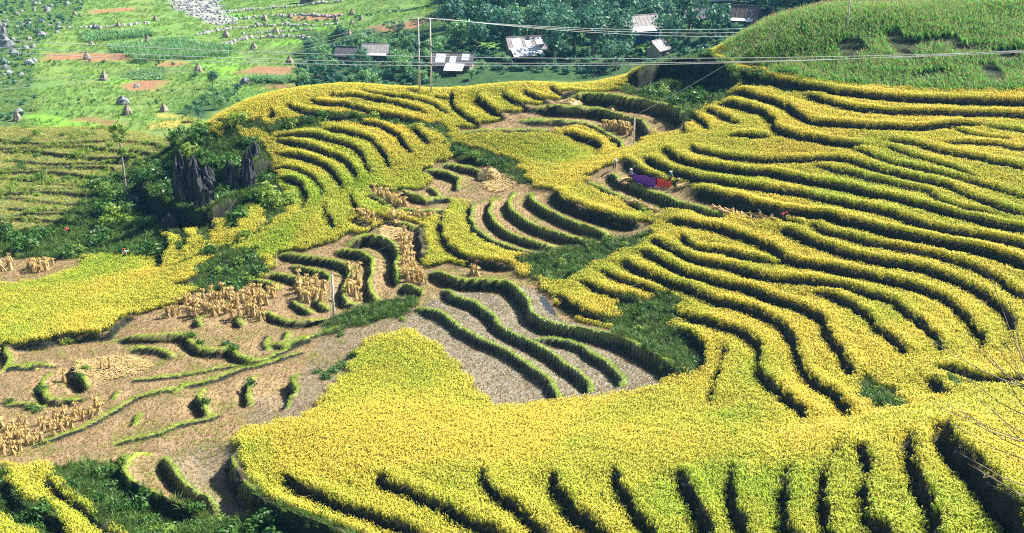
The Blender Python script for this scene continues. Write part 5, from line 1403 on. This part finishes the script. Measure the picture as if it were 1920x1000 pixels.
HL = [(292,40,.9,'haystack high on the left slope under the scree'),(222,50,.8,'haystack on the pale strip at the left slope'),(171,86,.75,'haystack left end of the long maize strip'),(264,82,.7,'smaller haystack of the pair on the bright strip'),(277,80,1.05,'darker larger haystack of the pair on the bright strip'),
 (163,113,1.0,'haystack on the long brown field at the left'),(195,150,1.1,'wide striped haystack above the bright green patch'),(372,137,1.1,'pale pointed haystack above the single round tree'),(239,214,1.05,'haystack on the pale grass near the boulder'),(307,210,.9,'haystack at the back of the small golden field'),
 (33,227,.9,'haystack at the left edge beside the green strip'),(496,41,1.05,'dark rounded haystack on the upper terraces'),(544,34,.8,'haystack between stone rows on the upper terraces'),(631,42,.9,'haystack at the upper terraces near the wood'),(424,72,1.1,'wide haystack between two stone walls'),
 (518,66,1.05,'tall haystack standing at the stone wall'),(476,94,1.0,'double haystack below the long stone wall'),(543,122,1.1,'tall haystack behind the brown field'),(660,28,.9,'haystack on the far field above the grove'),(677,38,.8,'small haystack right of its taller neighbour above the grove'),(660,46,.8,'haystack lowest of the three above the grove'),(655,68,.9,'haystack at the upper edge of the grove'),(140,27,.7,'lone small haystack high on the left slope')]
for k, (u, v, s, lab) in enumerate(HL):
    o = obj('haystack', HAY[k % 3], None, atf(u, v), random.uniform(0, 6.28), s * .78); tag(o, lab, 'haystack', 'haystacks on the valley fields')
M_rock = plain('grey_rock', (.30, .30, .31), (.10, .105, .115), .9, 1.2, bump=.7)
def rock_mesh(seed, n=10, m_=6):
    r = np.random.default_rng(seed); v = []
    ph = r.uniform(0, 6.28, 3)
    for k in range(m_ + 1):
        t = math.pi * .5 * k / m_
        for q in range(n):
            a = 2 * math.pi * q / n; g = 1 + .2 * math.sin(2*a+ph[0]) + .15 * math.sin(3*a+ph[1]+2*t) + .12 * r.normal()
            v.append((g * math.cos(t) * math.cos(a), g * math.cos(t) * math.sin(a), math.sin(t) * (1 + .12 * r.normal()) - .3 * (k == 0)))
    f = [(k*n+q, k*n+(q+1) % n, (k+1)*n+(q+1) % n, (k+1)*n+q) for k in range(m_) for q in range(n)]
    return v, f
RK = [mesh_data('grey_rock', *rock_mesh(s), M_rock) for s in range(5)]
for k, (u, v, sx_, h, lab) in enumerate([(230,195,1.7,1.8,'big dark boulder on the valley fields'),(257,162,.9,.8,'small dark rock on the square brown field'),(180,55,1.6,1.7,'dark rock on the left slope'),(77,68,1.5,1.7,'dark rock in the rough bush slope'),(4,72,1.6,4.5,'upright dark rock at the left edge'),(10,90,2.4,3.2,'broad dark rock face at the left edge'),(55,120,1.5,1.3,'round dark rock below the left bushes'),(460,158,1.3,1.4,'grey rock at the end of the plant row'),(35,212,1.2,1.0,'grey rock by the haystack at the left edge')]):
    o = obj('boulder', RK[k % 5], None, atf(u, v), k * 1.3, (sx_, sx_ * .8, h)); tag(o, lab, 'rock')
def stonewall(line, label, seed, step=1.1, h=.75):
    r = np.random.default_rng(seed); p = smoothline(line, step); mb = MB()
    for q in p:
        for _ in range(2):
            x_, y_ = q[0] + r.normal(0, .35), q[1] - .4 + r.normal(0, .3); s = r.uniform(.35, .8); v, f = rock_mesh(int(r.integers(1e6)), 6, 3)
            z_ = float(far_z(x_, y_)); a = r.uniform(0, 6.28)
            mb.add([(x_ + s * (a_ * math.cos(a) - b_ * math.sin(a)), y_ + s * (a_ * math.sin(a) + b_ * math.cos(a)), z_ + s * c_ * .9) for a_, b_, c_ in v], f)
    o = mb.obj('stone_wall', M_wallstone); tag(o, label, 'stone wall')
M_wallstone = plain('wall_stone', (.38, .36, .35), (.20, .195, .195), .9, 1.5)
for k, (idx, lab) in enumerate([(0,'short pale dry-stone wall above the wide haystack'),(1,'long dry-stone wall running past the tall haystack'),(2,'highest dry-stone wall near the top of the valley'),(3,'dry-stone wall along the second far terrace'),(4,'dry-stone wall along the third far terrace'),(5,'dry-stone wall beside the tall haystack on the fourth terrace'),(16,'broken stone row under the scree')]):
    stonewall(WALLS[idx], lab, 300 + k)

# ground cover of the valley: one object each
def fscatter(name, polys, sp, src, s0, s1, label, seed, thin=None):
    pts = []
    r = np.random.default_rng(seed)
    for q, poly in enumerate(polys):
        w = ground_poly(poly, 0, far, t0=240, t1=720); x0, y0 = w.min(0); x1, y1 = w.max(0)
        a, b = np.meshgrid(np.arange(x0, x1, sp), np.arange(y0, y1, sp), indexing='ij')
        a = (a + r.uniform(-.5, .5, a.shape) * sp).ravel(); b = (b + r.uniform(-.5, .5, b.shape) * sp).ravel()
        m_ = pip(w, a, b)
        fi = np.clip(((a - FX[0]) / FS).round().astype(int), 0, len(FX) - 1); fj = np.clip(((b - FY[0]) / FS).round().astype(int), 0, len(FY) - 1)
        if name == 'valley_grass': m_ &= (fa['brown'][fi, fj] < .3) & (fa['scree'][fi, fj] < .3)
        if thin: m_ &= (vnoise(a, b, thin[0], 77 + seed) > thin[1])
        pts.append(np.stack([a[m_], b[m_], far_z(a[m_], b[m_])], 1))
    pts = np.concatenate(pts); o = scatter(name, pts, r.uniform(s0, s1, len(pts)), src, seed=seed, tilt=.2); tag(o, label, kind='stuff')
M_fgrass = leaf_mat('valley_grass', (.13, .27, .04), (.22, .32, .07), (.05, .13, .03), trans=.4, nscale=.08)
src_f = source('valley_tuft', [blades(13, .75, .13, .45, .3, .6, s, (0,), 2).data('valley_tuft', M_fgrass) for s in (81, 82)])
ALL = [(-120, 262), (-120, -110), (850, -110), (850, 60), (560, 110), (545, 168), (440, 200), (330, 245)]
fscatter('valley_grass', [ALL], 1.5, src_f, .5, 1.2, 'tufted grass over the valley fields', 83, (4, .35))
src_sh = source('valley_shrub', [bush_mesh(90 + k, M_tree, 3, 40, .34) for k in range(3)])
fscatter('valley_shrubs', [[(-120,-100),(190,-100),(150,30),(80,80),(60,130),(75,240),(-120,262)]], 3.0, src_sh, .5, 1.3, 'dark scrub over the rocky slope at the upper left', 84, (7, .38))
fscatter('field_edge_scrub', [[(82,117),(240,115),(350,116),(350,122),(82,122)],[(60,205),(110,214),(120,220),(60,212)],[(90,190),(310,190),(310,197),(90,198)],[(150,172),(330,172),(330,177),(150,178)],[(560,96),(640,60),(820,60),(820,72),(640,84)],[(440,30),(820,8),(820,16),(440,38)],[(470,50),(830,35),(830,42),(470,56)],[(330,205),(400,178),(440,160),(450,190),(400,215),(350,235)]], 2.4, src_sh, .4, .9, 'dark scrub in lines along the valley field edges', 85, (5, .4))
src_mz = source('valley_maize', [blades(9, 1.7, .2, .2, .2, .7, s, (0,), 3).data('valley_maize', M_tree2) for s in (86, 87)])
fscatter('valley_maize', [FZ[10][1], FZ[11][1]], .9, src_mz, .7, 1.2, 'maize standing in two long strips across the valley', 88, (3, .25))
fscatter('valley_cabbage', [FZ[9][1]], .8, source('cabbage', [blades(9, .5, .3, .2, .5, .6, 89, (0,), 2).data('cabbage', M_tree2)]), .7, 1.1, 'leafy blue-green vegetable crop on the square plot', 89)
fscatter('plant_row', [[(462,149),(545,151),(545,160),(470,158)]], .9, src_mz, .8, 1.3, 'row of tall pale green plants below the brown field', 92)
src_rk = source('loose_rock', [mesh_data('loose_rock', *rock_mesh(40 + s, 7, 4), M_rock) for s in range(3)])
fscatter('slope_rocks', [[(-100,-60),(160,-60),(150,40),(80,80),(70,150),(-100,190)]], 5.5, src_rk, .4, 1.1, 'grey rocks strewn over the rough slope at the upper left', 93, (9, .4))
src_sc = source('scree_stone', [mesh_data('scree_stone', *rock_mesh(50 + s, 6, 3), M_rock) for s in range(3)])
fscatter('scree', [[(290,-40),(385,-40),(445,46),(402,50),(325,18)]], 1.3, src_sc, .15, .55, 'pale stones of the scree slope at the top', 94, (2.5, .4))
src_br = source('valley_bush', [bush_mesh(95 + k, M_tree, 4, 40, .4) for k in range(3)])
fscatter('wood_undergrowth', [f[0] for f in FOR], 3.4, src_br, .8, 1.7, 'bushy undergrowth between the trees of the valley', 96)

M_water, n, out = mat('puddle_water'); d = N(n, 'ShaderNodeBsdfPrincipled'); d.inputs['Base Color'].default_value = (.02, .03, .04, 1); d.inputs['Roughness'].default_value = .04; d.inputs['IOR'].default_value = 1.33; n.links.new(d.outputs[0], out.inputs[0])
ww = smoothline(np.vstack([POOL, POOL[:1]]), .6)[:-1]
o = obj('water', mesh_data('water', [(x_, y_, pool_z) for x_, y_ in ww], [tuple(range(len(ww)))], M_water)); tag(o, 'small pool of still water reflecting blue sky in a wet paddy', kind='structure')
# ------------------------------------------------------------------ thin tree on the pasture
p = at(239, 378); ht = float(project(p)[2]) * (378 - 236) / FPX / CP
root = empty('thin_tree', p); tag(root, 'tall thin tree with bare pale trunk and sparse crown on the pasture', 'tree')
tb = MB(); tb.tube([(0, 0, -.6), (-.1, 0, ht * .35), (-.25, .1, ht * .7), (-.35, .1, ht * .97)], [.19, .16, .12, .05], 8)
rr = random.Random(5); cb = MB()
for k in range(11):
    z = ht * rr.uniform(.6, .98); a = rr.uniform(0, 6.28); L = rr.uniform(.5, 2.0) * (1.15 - .5 * z / ht)
    e = Vector((-.3 + L * math.cos(a), L * math.sin(a), z + L * .35)); tb.tube([(-.25, .1, z - .2), e], [.05, .015], 4)
    leafcloud(rr, 90, rr.uniform(.5, .85), .75, .34, 0, cb, tuple(e), .3)
leafcloud(rr, 60, .6, 1.2, .28, 0, cb, (-.35, .1, ht), .3)
tb.obj('trunk', M_palebark, root); cb.obj('crown', M_bush_yel, root)

# ------------------------------------------------------------------ bare tree at the right, near the viewer
M_twig = plain('twig_bark', (.30, .24, .17), (.14, .10, .07), .85, 8)
bx, by = 24.2, 62.0
bz = float(near(bx, by)); root = empty('bare_tree', (bx, by, bz)); tag(root, 'leafless tree reaching thin pale branches in from the right edge', 'tree')
rr = random.Random(8)
tips = [(1745,640,60),(1816,640,60),(1840,650,61),(1855,632,60),(1800,700,61),(1760,750,60),(1742,752,59),(1800,770,61),(1775,790,60),(1830,745,60),(1860,770,61),(1790,845,60),(1815,870,60),(1835,880,60),(1850,905,61),(1880,700,60),(1885,640,62),(1890,560,62),(1850,500,61)]
tk = MB(); base = sight(1990, 985, 61.5)
H0 = base - Vector((bx, by, bz)); top = sight(1935, 690, 61.5) - Vector((bx, by, bz))
tk.tube([(0, 0, -1), H0 * .5 + Vector((0, 0, .3)), H0, top], [.24, .2, .15, .06], 8); tk.obj('trunk', M_twig, root)
for k, (u, v, dp) in enumerate(tips):
    e = sight(u, v, dp) - Vector((bx, by, bz)); t = min(1, max(0, (870 - v) / 250)); s = H0.lerp(top, .15 + .8 * t); s = s + Vector((0, 0, -.2))
    mid = s.lerp(e, .5) - Vector((0, 0, .22 + .1 * rr.random())); bb = MB()
    path = [s, s.lerp(mid, .5) - Vector((0, 0, .08)), mid, mid.lerp(e, .5) + Vector((0, 0, .02)), e]
    bb.tube(path, [.034, .026, .020, .014, .008], 5)
    for q in range(5):
        a0 = path[2].lerp(e, rr.random()); d_ = (e - s).normalized() * rr.uniform(.15, .4) + Vector((rr.uniform(-.1, .1), rr.uniform(-.2, .2), rr.uniform(-.25, .3)))
        bb.tube([a0, a0 + d_ * .6, a0 + d_], [.012, .009, .006], 4)
    bb.obj('branch', M_twig, root)

# ------------------------------------------------------------------ harvest sheets and people
M_purple = leaf_mat('sheet_purple', (.16, .05, .36), (.22, .06, .40), trans=.25, nscale=1)
M_red = leaf_mat('sheet_red', (.75, .07, .03), (.80, .12, .04), trans=.25, nscale=1)
def sheet(c4, m, name, label, thick=.02):
    """a hung cloth between four corners, with folds"""
    a, b, c, d = [Vector(q) for q in c4]; nu, nv = 16, 6; v = []
    nrm = (b - a).cross(d - a).normalized()
    for s in (0, 1):
        for j_ in range(nv + 1):
            for i_ in range(nu + 1):
                q = a.lerp(b, i_ / nu).lerp(d.lerp(c, i_ / nu), j_ / nv); sg_ = .18 * math.sin(math.pi * 2 * i_ / nu) ** 2 * (1 - j_ / nv)
                v.append(q + nrm * (.09 * math.sin(i_ * 1.5) * (.4 + j_ / nv) + thick * s) - Vector((0, 0, sg_)))
    n1_ = (nu + 1) * (nv + 1); f = []
    for j_ in range(nv):
        for i_ in range(nu):
            k = j_ * (nu + 1) + i_; f += [(k, k+1, k+nu+2, k+nu+1), (n1_+k+nu+1, n1_+k+nu+2, n1_+k+1, n1_+k)]
    o = obj(name, mesh_data(name, v, f, m, smooth=True)); tag(o, label, 'sheet'); return o
pl, pr_ = at(1186, 346), at(1228, 357)
up = Vector((0, 0, 1.15))
sheet((pl + up, pr_ + up * 1.35, pr_ + Vector((0, 0, .02)), pl + Vector((0, 0, .05))), M_purple, 'purple_sheet', 'purple cloth sheet hung as a windbreak on the threshing terrace')
p2, p3 = at(1232, 350), at(1257, 352)
sheet((p2 + Vector((0, .5, 1.1)), p3 + Vector((0, .3, .75)), p3 + Vector((0, -.4, .1)), p2 + Vector((0, -.3, .1))), M_red, 'red_sheet', 'orange-red cloth sheet sagging beside the purple one')
for q, lab in ((pl, 'thin stake at the left end of the purple sheet'), (pl.lerp(pr_, .5), 'thin stake at the middle of the purple sheet'), (pr_, 'thin stake at the right end of the purple sheet')):
    sb = MB(); sb.tube([(0, 0, -.4), (0, 0, 1.75)], .035, 6); o = sb.obj('wooden_stake', M_bark, None, (q.x, q.y + .12, q.z)); tag(o, lab, 'stake')

def skinned(name, verts, edges, radii, m, parent, root_i=0):
    me = bpy.data.meshes.new(name); me.from_pydata([tuple(v) for v in verts], edges, []); me.materials.append(m)
    o = bpy.data.objects.new(name, me); C.objects.link(o); o.parent = parent
    sk = o.modifiers.new('skin', 'SKIN'); sk.use_smooth_shade = True
    for k, (v, r_) in enumerate(zip(me.skin_vertices[0].data, radii)): v.radius = (r_, r_); v.use_root = (k == root_i)
    sd = o.modifiers.new('sub', 'SUBSURF'); sd.levels = 1; sd.render_levels = 1
    return o
M_skin = plain('skin', (.42, .25, .16), (.38, .22, .14), .55, 3)
def cloth(name, c): return plain(name, c, tuple(x * .75 for x in c), .85, 6)
M_hair = cloth('hair_black', (.015, .013, .012))
def person(p, rz, shirt, trous, hat, label, bend=0.0, arms='down', hatkind='scarf'):
    root = empty('person', p, rz); tag(root, label, 'person')
    cb_, sb_ = math.cos(bend), math.sin(bend)
    def T(x, y, z):                                    # bend forward (-y) about the hips
        dz = z - .88
        return Vector((x, y * cb_ - dz * sb_, .88 + dz * cb_ + y * sb_)) if z > .88 else Vector((x, y, z))
    V_ = [T(0,0,.88), T(0,.01,1.08), T(0,.0,1.30), T(0,0,1.40), T(0,-.02,1.46), T(0,-.02,1.58),
          Vector((.1,0,.84)), Vector((.11,-.02,.47)), Vector((.11,.02,.07)), Vector((.11,-.14,.03)),
          Vector((-.1,0,.84)), Vector((-.12,.0,.47)), Vector((-.13,.05,.07)), Vector((-.13,-.1,.03)),
          T(.17,0,1.34), T(-.17,0,1.34)]
    if arms == 'down': A = [T(.23,.0,1.08), T(.24,-.1,.9 if not bend else 1.0), T(-.23,0,1.08), T(-.24,-.1,.9 if not bend else 1.0)]
    elif arms == 'front': A = [T(.24,-.12,1.12), T(.2,-.36,1.1), T(-.24,-.12,1.12), T(-.2,-.36,1.1)]
    else: A = [T(.22,-.2,1.1), T(.16,-.45,1.12), T(-.22,-.2,1.1), T(-.16,-.45,1.12)]
    V_ += [A[0], A[1], A[2], A[3]]
    E = [(0,1),(1,2),(2,3),(3,4),(4,5),(0,6),(6,7),(7,8),(8,9),(0,10),(10,11),(11,12),(12,13),(2,14),(2,15),(14,16),(16,17),(15,18),(18,19)]
    R = [.14,.13,.15,.07,.06,.1, .085,.06,.045,.035, .085,.06,.045,.035, .06,.06,.045,.032,.045,.032]
    body = skinned('body', V_, E, R, M_skin, root)
    skinned('jacket', [V_[0] + Vector((0, 0, -.04)), V_[1], V_[2], V_[14], V_[16], V_[15], V_[18], V_[3]], [(0,1),(1,2),(2,3),(3,4),(2,5),(5,6),(2,7)], [.175,.155,.175,.075,.06,.075,.06,.07], shirt, root)
    skinned('trousers', [V_[0], V_[6], V_[7], V_[8] + Vector((0, 0, .08)), V_[10], V_[11], V_[12] + Vector((0, 0, .08))], [(0,1),(1,2),(2,3),(0,4),(4,5),(5,6)], [.165,.11,.085,.07,.11,.085,.07], trous, root)
    hb = MB(); hd = V_[5]; n = 12; v = []
    prof = {'scarf': [(.125,-.02),(.13,.05),(.11,.11),(.05,.145)], 'hat': [(.24,.02),(.22,.04),(.12,.06),(.11,.13),(.04,.15)], 'cap': [(.12,.02),(.12,.07),(.09,.12),(.03,.14)]}[hatkind]
    for rd, z in prof:
        for q in range(n): v.append((hd.x + rd * math.cos(6.283*q/n), hd.y + rd * math.sin(6.283*q/n), hd.z + z))
    hb.add(v, [(k*n+q, k*n+(q+1) % n, (k+1)*n+(q+1) % n, (k+1)*n+q) for k in range(len(prof)-1) for q in range(n)] + [tuple((len(prof)-1)*n+q for q in range(n))])
    hb.obj({'scarf': 'headscarf', 'hat': 'hat', 'cap': 'cap'}[hatkind], hat, root)
    fb = MB()                                          # face: nose, eyes, ears
    fwd = Vector((0, -1, 0)) if not bend else Vector((0, -cb_, -sb_ * .4)).normalized()
    fc = hd + fwd * .1
    fb.tube([fc + Vector((0, 0, .03)), fc + fwd * .035 - Vector((0, 0, .02))], [.012, .018], 5)
    for sx_ in (-1, 1):
        fb.tube([hd + Vector((sx_ * .1, 0, .02)), hd + Vector((sx_ * .115, .01, -.03))], [.02, .015], 5); fb.tube([fc + Vector((sx_ * .04, .01, .03)), fc + Vector((sx_ * .04, -.005, .03))], [.012, .012], 5, 1)
    fb.obj('face', [M_skin, M_hair], root)
    for sgn, wr, el in ((1, V_[17], V_[16]), (-1, V_[19], V_[18])):    # hands: palm, four fingers and a thumb
        d_ = (wr - el).normalized(); s_ = d_.cross(Vector((0, 0, 1))); s_ = s_.normalized() if s_.length > .1 else Vector((1, 0, 0)); nn = s_.cross(d_)
        hm = MB(); hm.tube([wr, wr + d_ * .05, wr + d_ * .09], [.026, .038, .034], 6)
        for q, L in enumerate((.065, .075, .07, .055)):
            o_ = wr + d_ * .085 + s_ * (-.03 + .02 * q); hm.tube([o_, o_ + d_ * L * .6 - nn * .008, o_ + d_ * L * .9 - nn * .03], [.010, .009, .006], 5)
        o_ = wr + d_ * .03 + s_ * -.03; hm.tube([o_, o_ + d_ * .035 - s_ * .03, o_ + d_ * .06 - s_ * .035 - nn * .015], [.012, .010, .007], 5)
        hm.obj('hand', M_skin, root)
    return root
M_navy = cloth('cloth_navy', (.03, .035, .09)); M_black = cloth('cloth_black', (.015, .015, .02)); M_whitec = cloth('cloth_white', (.6, .6, .62)); M_greenc = cloth('cloth_green', (.03, .25, .14)); M_redc = cloth('cloth_red', (.60, .03, .03)); M_pink = cloth('cloth_pink', (.75, .12, .18)); M_palebl = cloth('cloth_pale_blue', (.35, .38, .5)); M_strawhat = cloth('hat_pale', (.55, .53, .5))
person(at(1183, 345), -.4, M_palebl, M_black, M_strawhat, 'person in pale blue jacket and hat standing left of the purple sheet', .1, 'front', 'hat')
person(at(1256, 344), .3, M_greenc, M_black, M_strawhat, 'person in green top standing behind the red sheet', .15, 'front', 'hat')
person(at(1265, 354), .9, M_black, M_navy, M_whitec, 'person in dark clothes bending beside the red sheet', .9, 'reach', 'scarf')
person(at(234, 489), .5, M_whitec, M_black, M_redc, 'person in white top and red headscarf among the rice', .25, 'front', 'scarf')
person(at(130, 442), -1.2, M_redc, M_black, M_black, 'person in red and black bending in the shade by the hedge', 1.0, 'reach', 'scarf')
person(at(1463, 412), 1.2, M_pink, M_black, M_redc, 'person in pink bending at the end of the lying sheaves', 1.1, 'reach', 'scarf')
person(at(1152, 318), .2, M_whitec, M_black, M_strawhat, 'person in pale clothes beside straw left of the purple sheet', .6, 'reach', 'hat')

# ------------------------------------------------------------------ air
hz, n, out = mat('valley_air')
pv = N(n, 'ShaderNodeVolumePrincipled'); pv.inputs['Color'].default_value = (.18, .55, 1.0, 1); pv.inputs['Density'].default_value = .00009; pv.inputs['Anisotropy'].default_value = .2
n.links.new(pv.outputs[0], out.inputs['Volume'])
hb = MB(); hb.box((-330, -12, -110), (330, 700, 14)); o = hb.obj('haze', hz); tag(o, 'thin blue haze filling the valley air', kind='stuff')
